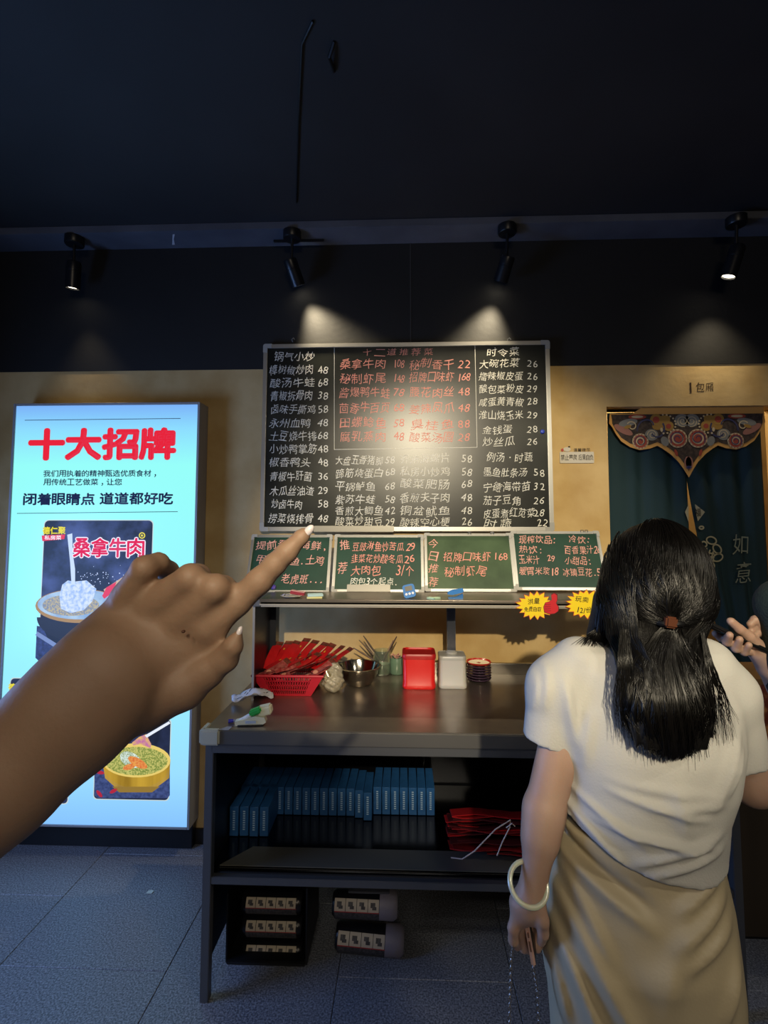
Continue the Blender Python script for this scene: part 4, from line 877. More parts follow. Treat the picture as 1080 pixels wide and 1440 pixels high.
# red bundle tied with string
q = PZ(690, 1228, SZ)
BYY = PZ(690, 1222, SZ).y + .09
rbn = E('packet_bundle', (X(690, BYY, 1200), BYY, SZ + .001), 'bundle of red paper sleeves tied with white string on the lower shelf', 'bundle')
RDP = [mat('bundle_red', 'b81a1e', .42), mat('bundle_dark_red', '4a0a0e', .5), mat('bundle_mid_red', '8a1418', .45)]  # darker reds put the shade between stacked sleeves into colour
ox_, oy_, oz_ = rbn.location
zt_ = Z(1153, BYY - .05, 690) - oz_ - .012
for k in range(26):
    lvl = k / 25; zz = .012 + lvl * (zt_ - .02); L_ = random.uniform(.19, .25); x0 = -.155 + .018 * (1 - lvl) + random.uniform(-.012, .02)
    if lvl < .2: x0 += .10 * (1 - lvl * 5) + .02
    V = []; F = []
    n = 8; yy = random.uniform(-.03, .035); amp = random.uniform(.001, .003); ph = random.uniform(0, 6); sl = (.04 if lvl > .5 else .02) - .05 * (lvl < .3)
    for s in (0, 1):
        for i in range(n + 1):
            u = i / n
            for yv in (yy - .07, yy + .03): V.append((x0 + u * (L_ + .1), yv + .006 * math.sin(u * 7 + ph), zz + .014 - .32 * (yv - yy + .02) + s * .0026 + amp * math.sin(u * 9 + ph) + sl * u * (.3 if lvl > .5 else -1) * -.4))
    m_ = (n + 1) * 2
    for i in range(n):
        a = i * 2; F += [(a, a + 1, a + 3, a + 2), (m_ + a, m_ + a + 2, m_ + a + 3, m_ + a + 1), (a, a + 2, m_ + a + 2, m_ + a), (a + 1, m_ + a + 1, m_ + a + 3, a + 3)]
    F += [(0, m_, m_ + 1, 1), (n * 2, n * 2 + 1, m_ + n * 2 + 1, m_ + n * 2)]
    data('paper_sleeve', V, F, RDP[(k * 7) % 5 % 3], rbn)
st = [P(634, 1206, BYY - .10), P(650, 1208, BYY - .105), P(667, 1197, BYY - .105), P(697, 1166, BYY - .105), P(718, 1153, BYY - .09), P(717, 1163, BYY - .105), P(706, 1185, BYY - .105), P(699, 1203, BYY - .105)]
tube('string', [s_ - rbn.location for s_ in st], .0022, mat('white_string', 'c8b8b0', .7), rbn, 6)
tube('string_bow', [P(712, 1164, BYY - .105) - rbn.location, P(720, 1158, BYY - .11) - rbn.location, P(724, 1162, BYY - .105) - rbn.location], .002, mat('white_string', 'c8b8b0', .7), rbn, 6)
# black rolls and boxes on the floor under the shelf
BAGM = mat('black_film', '121216', .28, bump=.3, bscale=30); LBLM = mat('cream_label', 'b4a894', .6); REDL = mat('label_red', '9a2a2c', .6); GREYL = mat('label_dark_print', '2c2a2c', .6, col2='4a4848', scale=120)
def roll(px0, px1, py, Y, r, label, endc=None, tilt=0, dim=False, lab=(0, .74)):
    a = P(px0, py, Y); b = P(px1, py, Y); L = b.x - a.x
    e = E('packaged_roll', ((a.x + b.x) / 2, Y + r, a.z), label, 'package', 'packaged rolls under the counter'); e.rotation_euler = (0, tilt, 0)
    bm = bmesh.new(); prof = [(0, -L / 2), (r * .8, -L / 2), (r, -L / 2 + .012), (r, L / 2 - .012), (r * .85, L / 2), (0, L / 2)]
    My = Matrix.Rotation(math.pi / 2, 4, 'Y'); alathe(bm, prof, 24, My); fin('roll_body', bm, BAGM, e, True)
    if endc: lathe('wrapped_end', [(r * 1.01, L * .24), (r * 1.02, L / 2 - .01), (r * .8, L / 2 + .004), (0, L / 2 + .005)], endc, e, 24, My)
    x0 = -L / 2 + .01 + lab[0] * L; x1 = -L / 2 + lab[1] * L
    def patch(name, xa, xb, t0, t1, m, rr_=1.012):
        V = []; F = []; n = 6
        for i in range(n + 1):
            t = math.radians(t0 + (t1 - t0) * i / n)
            for x in (xa, xb): V.append((x, -math.cos(t) * r * rr_, math.sin(t) * r * rr_))
        for i in range(n): F.append((i * 2, i * 2 + 1, i * 2 + 3, i * 2 + 2))
        return data(name, V, F, m, e, True)
    n = 5 if not endc else 4
    for k in range(n):
        xa = x0 + (x1 - x0) * k / n; xb = x0 + (x1 - x0) * (k + 1) / n - .002; patch('label_panel', xa, xb, 4, 52, LBLM)
        V = []; cx_ = (xa + xb) / 2; s = (xb - xa) * .28
        patch('label_icon', cx_ - s, cx_ + s * .6, 20 + 3 * k % 7, 40, GREYL, 1.02); patch('label_icon', cx_ - s * .4, cx_ + s, 14, 26, GREYL, 1.02)
    patch('label_stripe', x0, x1, 0, 4, REDL); patch('label_print', x0, x1, -46, 0, GREYL)
    return e
GE = mat('grey_wrap_end', '7a7684', .5, bump=.4, bscale=25)
roll(466, 557, 1283, 1.87, .045, 'packaged roll with grey end and picture label, upper right under the shelf', GE, .02)
roll(470, 566, 1333, 1.87, .048, 'packaged roll with grey end and picture label, lower right near the floor', GE, .07)
q = P(520, 1262, 1.87); o = E('pale_lid', (q.x, 1.92, q.z - .056), 'thin pale lid resting above the upper right roll under the shelf', 'lid'); box('lid_plate', -.08, .07, -.03, .05, .053, .06, mat('dull_grey_card', '4c4c50', .6), o, .002)
cr = E('black_crate', (X(380, 1.9, 1330), 1.945, 0), 'black plastic crate holding three wrapped rolls under the counter left', 'crate')
w2 = (X(437, 1.84, 1330) - X(322, 1.84, 1330)) / 2
CRM = mat('black_crate_plastic', '0e0f13', .4)
for nm, b_ in (('crate_side', (-w2, -w2 + .006, -.10, .14, .0, .235)), ('crate_side', (w2 - .006, w2, -.10, .14, .0, .26)), ('crate_back', (-w2 + .006, w2 - .006, .134, .14, 0, .25)), ('crate_floor', (-w2 + .006, w2 - .006, -.10, .134, 0, .012)), ('crate_front_lip', (-w2 + .006, w2 - .006, -.106, -.10, 0, .012))): box(nm, *b_, CRM, cr, .002)
for k, (py, lb_, dim) in enumerate(((1275, 'topmost of the three picture-labelled rolls in the black crate', 1), (1308, 'middle of the three picture-labelled rolls in the black crate', 0), (1343, 'lowest of the three picture-labelled rolls in the black crate', 1))):
    roll(338, 423, py + 2, 1.88, .037, lb_, None, 0, dim, (.04, .92))
# right of the counter: wooden cabinet with patterned cloth box
sd = E('side_cabinet', (X(1120, 1.95, 1100), 2.18, 0), 'brown wooden side cabinet beyond the woman at the right edge', 'cabinet')
q0 = X(1049, 1.9, 1150) - sd.location.x; BRW = mat('dark_brown_wood', '3a3026', .6, col2='2c241c', scale=6, stretch=(1, 1, .2))
hz_ = Z(1085, 1.9)
box('cabinet_body', q0, q0 + .62, -.18, .2, 0.02, hz_ - .03, BRW, sd, .003); box('cabinet_top', q0 - .02, q0 + .64, -.2, .22, hz_ - .03, hz_, BLK, sd, .004); box('plinth', q0 + .02, q0 + .6, -.16, .18, 0, .02, BLK, sd)
bx = E('patterned_box', (X(1105, 1.95, 1000), 2.18, hz_), 'red patterned box with a wooden lid on the side cabinet', 'box'); 
z1_ = Z(972, 1.93) - hz_
wq = X(1105, 1.95, 1000) - X(1052, 1.95, 1000)
box('box_body', -wq, wq, -.12, .12, 0, z1_, mat('red_floral_print', '6a2a1e', .6, col2='b07a4a', scale=26, thr=(.45, .6)), bx, .002); box('box_lid', -wq - .006, wq + .006, -.126, .126, z1_, z1_ + .022, mat('oak_lid', '7a5a34', .5), bx, .002)
# ================================================================ woman with her back to us
SK = mat('skin_warm', 'a38676', .55, col2='987a6a', scale=12, sss=.15, bump=.05, bscale=300)
WYC = .93
def W(px, py, dy=0): q = P(px, py, WYC + dy); return (q.x, q.y, q.z)
mpp = WYC / FPX
wx, wz = (lambda px, py=1000: W(px, py)[0]), (lambda py, px=900: W(px, py)[2])
def stack(p, rows, yc, back=1.0):
    """elliptical body section: rows (z, x left, x right, half depth, centre y)"""
    rows = sorted(rows); z = p[..., 2]; zs = [r[0] for r in rows]
    cx_ = interp(z, zs, [(r[1] + r[2]) / 2 for r in rows]); a = interp(z, zs, [(r[2] - r[1]) / 2 for r in rows]); b = interp(z, zs, [r[3] for r in rows]); cy = interp(z, zs, [yc + r[4] for r in rows])
    k = (np.abs((p[..., 0] - cx_) / a) ** 2.3 + np.abs((p[..., 1] - cy) / b) ** 2.3) ** (1 / 2.3); return (k - 1) * np.minimum(a, b) * .9
def R4(y, l, r, b, dy=0): return (W(900, y, dy)[2], W(l, y, dy)[0], W(r, y, dy)[0], b, dy)
LS, RS = W(812, 950, .0), W(1006, 960, .02)      # shoulder joints
LE, LW = W(765, 1140, -.02), W(750, 1247, -.05)     # left elbow, wrist
RE = W(1060, 1105, .05)
RWR = (RE[0] - .12, RE[1] + .20, RE[2] + .03)
# ---- body
def bodyf(p):
    head = smin(ellip(p, W(921, 806, .02), (.070, .086, .094)), ellip(p, W(921, 850, .05), (.052, .065, .062)), .03)
    neck = cap(p, W(915, 860, .01), W(905, 945, .0), .052, .060)
    tor = stack(p, [R4(925, 850, 960, .06), R4(960, 815, 1005, .06), R4(1040, 815, 1005, .08), R4(1120, 812, 995, .08), R4(1180, 808, 990, .08), R4(1250, 790, 1004, .10), R4(1330, 776, 1020, .115, .0), R4(1400, 786, 1018, .10)], WYC)
    tor = np.maximum(tor, np.maximum(p[..., 2] - wz(920), wz(1400) - p[..., 2]))
    d = smin(smin(head, neck, .03), tor, .04)
    hx = (wx(850, 1380), wx(950, 1380))
    for x in hx: d = smin(d, smin(cap(p, (x, WYC, wz(1360)), (x, WYC + .0, .45), .085, .055), smin(cap(p, (x, WYC, .45), (x, WYC + .01, .08), .052, .034), cap(p, (x, WYC + .0, .035), (x, WYC + .15, .03), .036, .028), .03), .03), .03)
    arm = smin(cap(p, LS, LE, .040, .033), cap(p, LE, LW, .033, .0205), .015)
    fl_ = smin(cap(p, LE, tuple(LE[i] * .65 + LW[i] * .35 for i in range(3)), .032, .032), arm, .012)
    d = smin(d, fl_, .012)
    d = smin(d, smin(cap(p, RS, RE, .040, .034), cap(p, RE, RWR, .035, .023), .015), .015)
    # left hand: palm, fingers curled round the phone
    h = LW; palm = smin(cap(p, LW, W(742, 1275, -.055), .0205, .022), cap(p, W(733, 1270, -.05), W(731, 1290, -.05), .019, .015), .015)
    palm = smin(palm, cap(p, W(748, 1268, -.06), W(756, 1288, -.06), .019, .014), .012)
    d = smin(d, palm, .012)
    FG = [[(*W(729, 1285, -.055), .0115), (*W(722, 1305, -.055), .0095), (*W(722, 1322, -.05), .0085), (*W(727, 1330, -.035), .0075)],
          [(*W(734, 1292, -.045), .010), (*W(731, 1312, -.035), .0085), (*W(736, 1332, -.025), .008), (*W(746, 1336, -.02), .007)],
          [(*W(742, 1292, -.03), .010), (*W(744, 1314, -.015), .0085), (*W(751, 1330, -.012), .008), (*W(756, 1334, -.02), .007)],
          [(*W(750, 1290, -.025), .009), (*W(754, 1308, -.005), .008), (*W(759, 1322, -.012), .007), (*W(760, 1328, -.02), .006)],
          [(*W(757, 1275, -.068), .013), (*W(763, 1295, -.075), .0105), (*W(764, 1312, -.07), .009), (*W(761, 1324, -.062), .0075)]]
    for f in FG: d = smin(d, chain(p, f, .004), .004)
    # right hand, in front of her
    r = RWR; d = smin(d, smin(cap(p, r, (r[0] - .05, r[1] + .05, r[2] + .01), .024, .022), cap(p, (r[0] - .05, r[1] + .05, r[2] + .01), (r[0] - .09, r[1] + .06, r[2] + .0), .02, .014), .01), .01)
    for k in range(4): d = smin(d, chain(p, [(r[0] - .07, r[1] + .06, r[2] + .025 - k * .016, .010), (r[0] - .11, r[1] + .065, r[2] + .028 - k * .018, .0085), (r[0] - .125, r[1] + .045, r[2] + .026 - k * .018, .0075)], .004), .004)
    d = smin(d, chain(p, [(r[0] - .03, r[1] + .02, r[2] + .02, .012), (r[0] - .06, r[1] + .0, r[2] + .03, .010), (r[0] - .085, r[1] + .01, r[2] + .03, .008)], .004), .006)
    # face, turned away: nose, ears, chin, eyes
    c = W(921, 812, 0); fy = c[1] + .10
    d = smin(d, cap(p, (c[0], fy + .008, c[2] + .005), (c[0], fy + .022, c[2] - .028), .008, .011), .01)
    for s in (-1, 1):
        d = smin(d, ellip(p, (c[0] + s * .077, c[1] + .02, c[2] - .012), (.008, .018, .030)), .006)
        d = smin(d, ellip(p, (c[0] + s * .030, fy + .004, c[2] + .006), (.013, .008, .008)), .004)
    d = smin(d, ellip(p, (c[0], fy + .004, c[2] - .055), (.024, .010, .007)), .005)
    d = smin(d, ellip(p, (c[0], c[1] + .08, c[2] - .085), (.028, .024, .020)), .02)
    return d
def nonuni(segs):
    out = []
    for a, b, h in segs: out.append(np.arange(a, b, h))
    return np.unique(np.round(np.concatenate(out), 5)).astype(np.float32)
hx0, hx1 = wx(700, 1300), wx(775, 1300)
xs_ = nonuni([(hx0 - .02, hx1 + .005, .0026), (hx1 + .005, .86, .007)])
ys_ = nonuni([(.78, .84, .0055), (.84, .94, .0030), (.94, 1.42, .008)])
zs_ = nonuni([(-.02, wz(1350), .011), (wz(1350), wz(1240), .0028), (wz(1240), 1.60, .007)])
wom = surf_obj('person', bodyf, xs_, ys_, zs_, SK, None, 2)
meta(wom, 'woman in white t-shirt and beige skirt seen from behind, black half-tied hair', 'person')
# origin at her feet
def rebase(o, x, y, z=0):
    o.data.transform(Matrix.Translation((-x, -y, -z))); o.location = (x, y, z)
rebase(wom, wx(900, 1400), WYC, 0); WL = wom.location
def child(o): o.parent = wom; o.matrix_parent_inverse = Matrix.Translation(-Vector(WL)); return o
# ---- shirt
SHM = mat('white_cotton', 'adaca9', .85, bump=.12, bscale=260, sss=.03)
hemL, hemR = W(772, 1036, 0), W(1041, 1064, .02)
def ridge(p, x0, z0, x1, z1, w_, amp):
    amp = amp * 1.5
    a = np.array((x0, z0)); b = np.array((x1, z1)); q = p[..., [0, 2]]; ab = b - a; t = np.clip(((q - a) @ ab) / (ab @ ab), 0, 1); dd = np.linalg.norm(q - a - t[..., None] * ab, axis=-1)
    return (amp * np.exp(-(dd / w_) ** 2) * np.sin(np.pi * np.clip(t * .96 + .02, 0, 1)) ** .5).astype(np.float32)
def wr(px0, py0, px1, py1, w_, amp): a, b = W(px0, py0, -.08), W(px1, py1, -.08); return (a[0], a[2], b[0], b[2], w_, amp)
RID = [wr(800, 1140, 870, 1205, .006, .006), wr(812, 1122, 900, 1178, .006, .005), wr(790, 1150, 850, 1212, .007, .006), wr(850, 1105, 980, 1140, .006, .0045), wr(830, 1150, 1000, 1182, .006, .005), wr(880, 1200, 1005, 1165, .007, .006), wr(900, 1215, 1008, 1185, .006, .006), wr(900, 1120, 1010, 1120, .008, .004), wr(1035, 1030, 990, 1120, .010, .007), wr(1040, 1050, 1010, 1110, .007, .006), wr(935, 1090, 955, 1165, .016, .005), wr(800, 960, 815, 1060, .010, .006), wr(830, 1000, 822, 1090, .012, .004), wr(960, 1180, 880, 1160, .006, .004), wr(1012, 965, 1022, 1040, .010, .004), wr(780, 945, 772, 1010, .007, .004), wr(765, 960, 760, 1015, .006, .004), wr(850, 1090, 1000, 1108, .008, .003)]
hz0 = wz(1165)
def hem_z(x):
    return np.interp(x, [W(q, 1200, 0)[0] for q in (780, 800, 850, 890, 930, 960, 985, 1000, 1015)], [W(900, q, -.085)[2] + .0 for q in (1160, 1178, 1212, 1228, 1235, 1236, 1228, 1208, 1185)])
def shirtf(p, t=0.0):
    tor = stack(p, [R4(898, 868, 958, .05), R4(912, 825, 990, .062), R4(935, 800, 1012, .08), R4(980, 788, 1030, .098), R4(1040, 792, 1032, .108, -.0), R4(1090, 794, 1024, .108), R4(1130, 789, 1010, .106), R4(1170, 785, 1007, .106), R4(1200, 782, 1012, .112), R4(1260, 770, 1020, .12)], WYC - .005)
    s1 = cap(p, W(815, 935, 0), W(782, 968, 0), .050, .050); s1 = smin(s1, cap(p, W(784, 965, 0), hemL, .052, .045), .02)
    s2 = cap(p, W(990, 940, .01), W(1020, 975, .01), .054, .050); s2 = smin(s2, cap(p, W(1020, 975, .01), hemR, .050, .0455), .02)
    # cut sleeves flat at their hems
    for s_, a, h in ((1, W(790, 950, 0), hemL), (2, W(1020, 950, .01), hemR)):
        n = np.array(h) - np.array(a); n = n / np.linalg.norm(n); cutp = (p - np.array(h, np.float32)) @ n.astype(np.float32) - .008
        if s_ == 1: s1 = np.maximum(s1, cutp)
        else: s2 = np.maximum(s2, cutp)
    d = smin(smin(tor, s1, .022), s2, .022)
    d = d + .0045 * np.sin(p[..., 2] * 0)
    for r_ in RID: d = d - ridge(p, *r_) * (p[..., 1] < WYC)
    bot = hem_z(p[..., 0]).astype(np.float32) - p[..., 2]
    d = np.maximum(d, bot)
    # neckline
    d = np.maximum(d, -(cap(p, W(915, 850, -.0), W(908, 905, -.0), .07, .070)))
    return d + t
def hollow(p):
    d = shirtf(p)
    n1 = cap(p, W(790, 1000, 0), tuple(np.array(hemL) + (np.array(hemL) - np.array(W(790, 950, 0))) * .3), .030, .041); n2 = cap(p, W(1035, 1000, .01), tuple(np.array(hemR) + (np.array(hemR) - np.array(W(1020, 950, .01))) * .3), .03, .041)
    return np.maximum(np.maximum(d, -n1), -n2)
shirt = child(surf_obj('t_shirt', hollow, grid(wx(715, 1000), wx(1105, 1000), .0036), grid(.79, 1.08, .0044), grid(wz(1245), wz(885), .0036), SHM, None, 2))
shirt['label'] = 'white short-sleeved cotton t-shirt'
# hem stitching bands
# ---- skirt
SKM = mat('beige_satin', 'aa9d82', .48, bump=.06, bscale=200)
SR = [wr(790, 1195, 905, 1262, .010, -.006), wr(795, 1215, 905, 1285, .010, .004), wr(1012, 1225, 940, 1262, .010, .005), wr(1018, 1250, 935, 1298, .012, .006), wr(1022, 1285, 940, 1325, .010, .005), wr(785, 1260, 880, 1425, .014, .007), wr(778, 1300, 840, 1445, .012, .007), wr(800, 1235, 850, 1330, .010, .004), wr(950, 1260, 900, 1400, .02, .003), wr(775, 1340, 800, 1450, .01, .005), wr(930, 1330, 880, 1345, .02, .003), wr(1026, 1330, 990, 1400, .012, .005)]
def skirtf(p):
    d = stack(p, [R4(1130, 792, 1004, .094), R4(1160, 786, 1006, .096), R4(1200, 781, 1006, .104), R4(1250, 772, 1016, .118, -.004), R4(1300, 769, 1021, .128, -.008), R4(1360, 771, 1028, .128, -.008), R4(1440, 777, 1032, .122), (.30, wx(788, 1440), wx(1036, 1440), .125, 0), (.1, wx(785, 1440), wx(1036, 1440), .13, 0)], WYC)
    for r_ in SR: d = d - 1.5 * ridge(p, *r_) * (p[..., 1] < WYC)
    d = d - (.002 * np.sin(p[..., 0] * 46 + p[..., 2] * 9) * np.clip((.7 - p[..., 2]) * 3, 0, 1)).astype(np.float32)
    d = np.maximum(d, np.maximum(p[..., 2] - wz(1148), .22 - p[..., 2]))
    inn = stack(p, [(.2, wx(795, 1440), wx(1028, 1440), .115, 0), (.6, wx(795, 1440), wx(1018, 1440), .11, 0)], WYC); inn = np.maximum(inn, p[..., 2] - .6)
    return np.maximum(d, -inn)
child(surf_obj('skirt', skirtf, grid(wx(745, 1440), wx(1055, 1440), .0046), grid(.77, 1.09, .005), grid(.2, wz(1140), .0046), SKM, None, 2))['label'] = 'beige draped satin skirt'
# ---- hair
HM = mat('black_hair', '070606', .30, spec=.28); HM2 = mat('black_hair_mass', '070606', .45, bump=.4, bscale=60, stretch=(14, 14, 1), spec=.25)
HC = np.array(W(921, 810, .02)); HR = np.array((.0845, .106, .104))
tie = W(943, 874, -.085)
def hairf(p):
    d = ellip(p, HC + (0, 0, -.004), HR)
    d = smin(d, ellip(p, W(917, 845, -.01), (.083, .086, .086)), .03)
    low = stack(p, [R4(845, 850, 990, .076, .0), R4(880, 852, 974, .066, -.02), R4(930, 868, 984, .045, -.08), R4(980, 872, 996, .034, -.115), R4(1020, 884, 1003, .020, -.130), R4(1040, 892, 1000, .011, -.137), R4(1056, 902, 992, .004, -.142)], WYC)
    low = np.maximum(low, np.maximum(p[..., 2] - wz(842), W(900, 1054, -.14)[2] - p[..., 2]))
    d = smin(d, low, .02)
    d = smin(d, cap(p, W(862, 855, .0), W(840, 893, .02), .030, .020), .03)
    face = ellip(p, W(921, 830, .16), (.075, .11, .11))
    d = np.maximum(d, -face)
    g = np.sin(p[..., 0] * 420 + np.sin(p[..., 2] * 30) * 2) * .0008
    return d + g
hair = child(surf_obj('hair', hairf, grid(wx(800, 850), wx(1040, 850), .0042), grid(.72, 1.12, .0046), grid(wz(1075), wz(715), .0046), HM2, None, 2)); hair['label'] = 'long straight black hair, half tied back'
rs = random.Random(11)
cu = bpy.data.curves.new('hair_strands', 'CURVE'); cu.dimensions = '3D'; cu.bevel_depth = .00075; cu.bevel_resolution = 0; cu.use_fill_caps = False
ALLS = []
def strand(pts, r0=1.0): ALLS.append((np.array([list(map(float, q_)) for q_ in pts]), r0, rs.choice((.0008, .0016, .0028, .0042))))
def lay_strand(pts, r0):
    s = cu.splines.new('POLY'); s.points.add(len(pts) - 1)
    for i, q in enumerate(pts): s.points[i].co = (q[0], q[1], q[2], 1); s.points[i].radius = r0 * (1 - .65 * (i / (len(pts) - 1)) ** 3)
def onhead(az, el, lift=.0): # az from straight back (camera side), el elevation
    R = HR + lift; return np.array((HC[0] + R[0] * math.cos(el) * math.sin(az), HC[1] - R[1] * math.cos(el) * math.cos(az), HC[2] - .004 + R[2] * math.sin(el)))
def prj(q, lift): # push a point out of the hair mass
    v = (q - HC) / (HR + lift); n = np.linalg.norm(v)
    return HC + (q - HC) / n if n < 1 else q
T_ = np.array(tie)
for k in range(1100):   # upper layer combed to the tie
    az = rs.gauss(0, .95); az = max(-1.9, min(1.9, az)); el = rs.uniform(.1, 1.45) if abs(az) < 1.1 else rs.uniform(-.3, .9)
    a = onhead(az, el, .002); pts = []; jj = rs.gauss(0, .004)
    for i in range(13):
        t = i / 12; q = a * (1 - t) + (T_ + np.array((rs.gauss(0, .0), 0, 0)) + np.array((jj, 0, jj * .6))) * t
        sag = math.sin(math.pi * t); q = q + np.array((math.sin(az) * .030 * sag, 0, -.004 * sag)); q = prj(q, .002 + .001 * (k % 3)); pts.append(q)
    strand(pts)
for k in range(650):   # ponytail from the tie down
    e = rs.gauss(0, .45); e = max(-1.05, min(1.05, e)); zb_ = 1062 + 8 * rs.random() - 26 * abs(e) ** 2; px = 948 + e * 55 + (e < 0) * 0
    d0 = W(943 + e * 9, 876, -.088); d1 = W(934 + e * 44, 935, -.128 + .02 * abs(e)); d2 = W(940 + e * 58, 1000, -.150 + .025 * abs(e)); d3 = W(px, zb_, -.148 + .02 * abs(e))
    pts = []
    for i in range(12):
        t = i / 11 * 3; seg = min(2, int(t)); f = t - seg; A_, B_ = (d0, d1, d2, d3)[seg:seg + 2]; f = f * f * (3 - 2 * f) * .4 + f * .6
        pts.append([A_[j] * (1 - f) + B_[j] * f + rs.gauss(0, .0006) for j in range(3)])
    strand(pts)
for k in range(760):   # lower layer from the sides of the head
    sgn = -1 if rs.random() < .62 else 1; u = rs.random()
    if sgn < 0: a = tuple(onhead(-1.75 + .9 * u, -.02 + .5 * rs.random(), .001)); b = W(850 + 45 * u, 890, -.05 - .04 * u); c = W(884 + 40 * u, 950, -.10 - .03 * u); e_ = W(893 + 45 * u + rs.gauss(0, 4), 1040 + 15 * u + rs.gauss(0, 9), -.135)
    else: a = tuple(onhead(1.75 - .9 * u, -.02 + .5 * rs.random(), .001)); b = W(990 - 26 * u, 890, -.06 - .03 * u); c = W(980 - 26 * u, 950, -.105 - .02 * u); e_ = W(995 - 45 * u + rs.gauss(0, 3), 1045 + rs.gauss(0, 12), -.135)
    pts = []
    for i in range(12):
        t = i / 11 * 3; seg = min(2, int(t)); f = t - seg; A_, B_ = (a, b, c, e_)[seg:seg + 2]
        pts.append([A_[j] * (1 - f) + B_[j] * f + rs.gauss(0, .0008) for j in range(3)])
    strand(pts)
for k in range(150):    # loose strands over the shoulders
    if k % 2: u = rs.random(); pts = [W(872 + 12 * u, 885, -.10), W(868 + 22 * u, 930, -.122), W(866 + 24 * u + rs.gauss(0, 4), 985, -.128), W(870 + 20 * u + rs.gauss(0, 5), 1010 + 35 * rs.random(), -.126)]
    else: u = rs.random(); pts = [W(985 + 4 * u, 890, -.09), W(992 + 12 * u, 935, -.112), W(1000 + 24 * u, 985, -.118), W(1004 + 30 * u + rs.gauss(0, 3), 1005 + 45 * rs.random(), -.117)]
    out = []
    for a_, b_ in zip(pts, pts[1:]):
        for i in range(4): f = i / 4; out.append([a_[j] * (1 - f) + b_[j] * f + rs.gauss(0, .0005) for j in range(3)])
    strand(out + [pts[-1]], .55)
for k in range(120):    # wisps at the nape on the left
    u = rs.random(); a = W(843 + 20 * u, 850 + 20 * rs.random(), -.02); b = W(835 + 22 * u, 885, -.01); c = W(812 + 55 * u + rs.gauss(0, 4), 903 + 8 * rs.random(), -.03)
    strand([a, [(a[i] * .5 + b[i] * .5) for i in range(3)], b, [(c[i] * .5 + b[i] * .5) for i in range(3)], c], .8)
PA = np.concatenate([q_[0] for q_ in ALLS]).astype(np.float32); LF = np.concatenate([np.full(len(q_[0]), q_[2]) for q_ in ALLS]).astype(np.float32)
def hsd(A): return hairf(A[:, None, None, :])[:, 0, 0]
for _ in range(3):
    D_ = hsd(PA); G_ = np.stack([hsd(PA + np.eye(3, dtype=np.float32)[i] * .002) - D_ for i in range(3)], 1); G_ /= np.linalg.norm(G_, axis=1, keepdims=True) + 1e-6
    PA = (PA + G_ * np.maximum(0, LF - D_)[:, None] * .9).astype(np.float32)
i0 = 0
for q_, r_, l_ in ALLS: lay_strand(PA[i0:i0 + len(q_)], r_); i0 += len(q_)
ho = bpy.data.objects.new('hair_strands', cu); C.objects.link(ho); bpy.context.view_layer.update()
hme = bpy.data.meshes.new_from_object(ho.evaluated_get(bpy.context.evaluated_depsgraph_get())); bpy.data.objects.remove(ho)
hme.materials.clear(); ho = mesh_obj('hair_strands', hme, HM, None, True); ho['kind'] = 'stuff'; child(ho)
child(box('hair_tie', -.0095, .0095, -.006, .006, -.009, .009, mat('brown_hair_clip', '4a2614', .4), None, .003, 2, Matrix.Translation(W(943, 875, -.103)) @ Matrix.Rotation(.15, 4, 'Y')))
tt = W(943, 876, -.092); child(tube('hair_band', [(tt[0] + .018 * math.cos(a), tt[1] - .0 + .010 * math.sin(a), tt[2]) for a in [i * .6283 for i in range(11)]], .005, BLK, None, 8))
# ---- bangle, phone, chain
bc = Vector(W(743, 1243, -.062)); N_ = Vector((.12, -.70, .70)).normalized(); Mb = N_.to_track_quat('Z', 'Y').to_matrix().to_4x4(); Rb = .0305
bg = tube('bangle', [Mb @ Vector((Rb * math.cos(a), Rb * math.sin(a), 0)) for a in [i * 2 * math.pi / 40 for i in range(41)]], .0042, mat('jade_white', 'c2c6b2', .2, coat=.6, sss=.2), None, 12, False)
bg.location = bc; meta(bg, 'pale jade bangle round the left wrist of the woman', 'bangle')
ph0, ph1 = Vector(W(739, 1293, -.055)), Vector(W(751, 1362, -.055)); mid = (ph0 + ph1) / 2; ax = (ph1 - ph0).normalized(); L_ = (ph1 - ph0).length
ph = E('smartphone', mid, 'rose-gold smartphone held edge-on in the hand with the bangle', 'phone')
side = Vector((.25, 1, 0)); side = (side - ax * side.dot(ax)).normalized(); nn = ax.cross(side)
Mp = Matrix((side, nn, ax)).transposed().to_4x4()
RG = mat('rose_gold', 'f2c8b4', .35, .7)
box('phone_body', 0, .068, -.0038, .0038, -L_ / 2, L_ / 2, RG, ph, .003, 3, Mp); box('phone_glass', .003, .065, .0038, .0046, -L_ / 2 + .003, L_ / 2 - .003, BLK, ph, .0003, 1, Mp)
for z0, z1 in ((-.004, .012), (-.018, -.010)): box('side_button', -.0009, .0004, -.0012, .0012, z0, z1, mat('button_gold', 'a87860', .3, 1), ph, 0, 1, Mp)
CHM = mat('silver_chain', '9a9088', .35, 1)
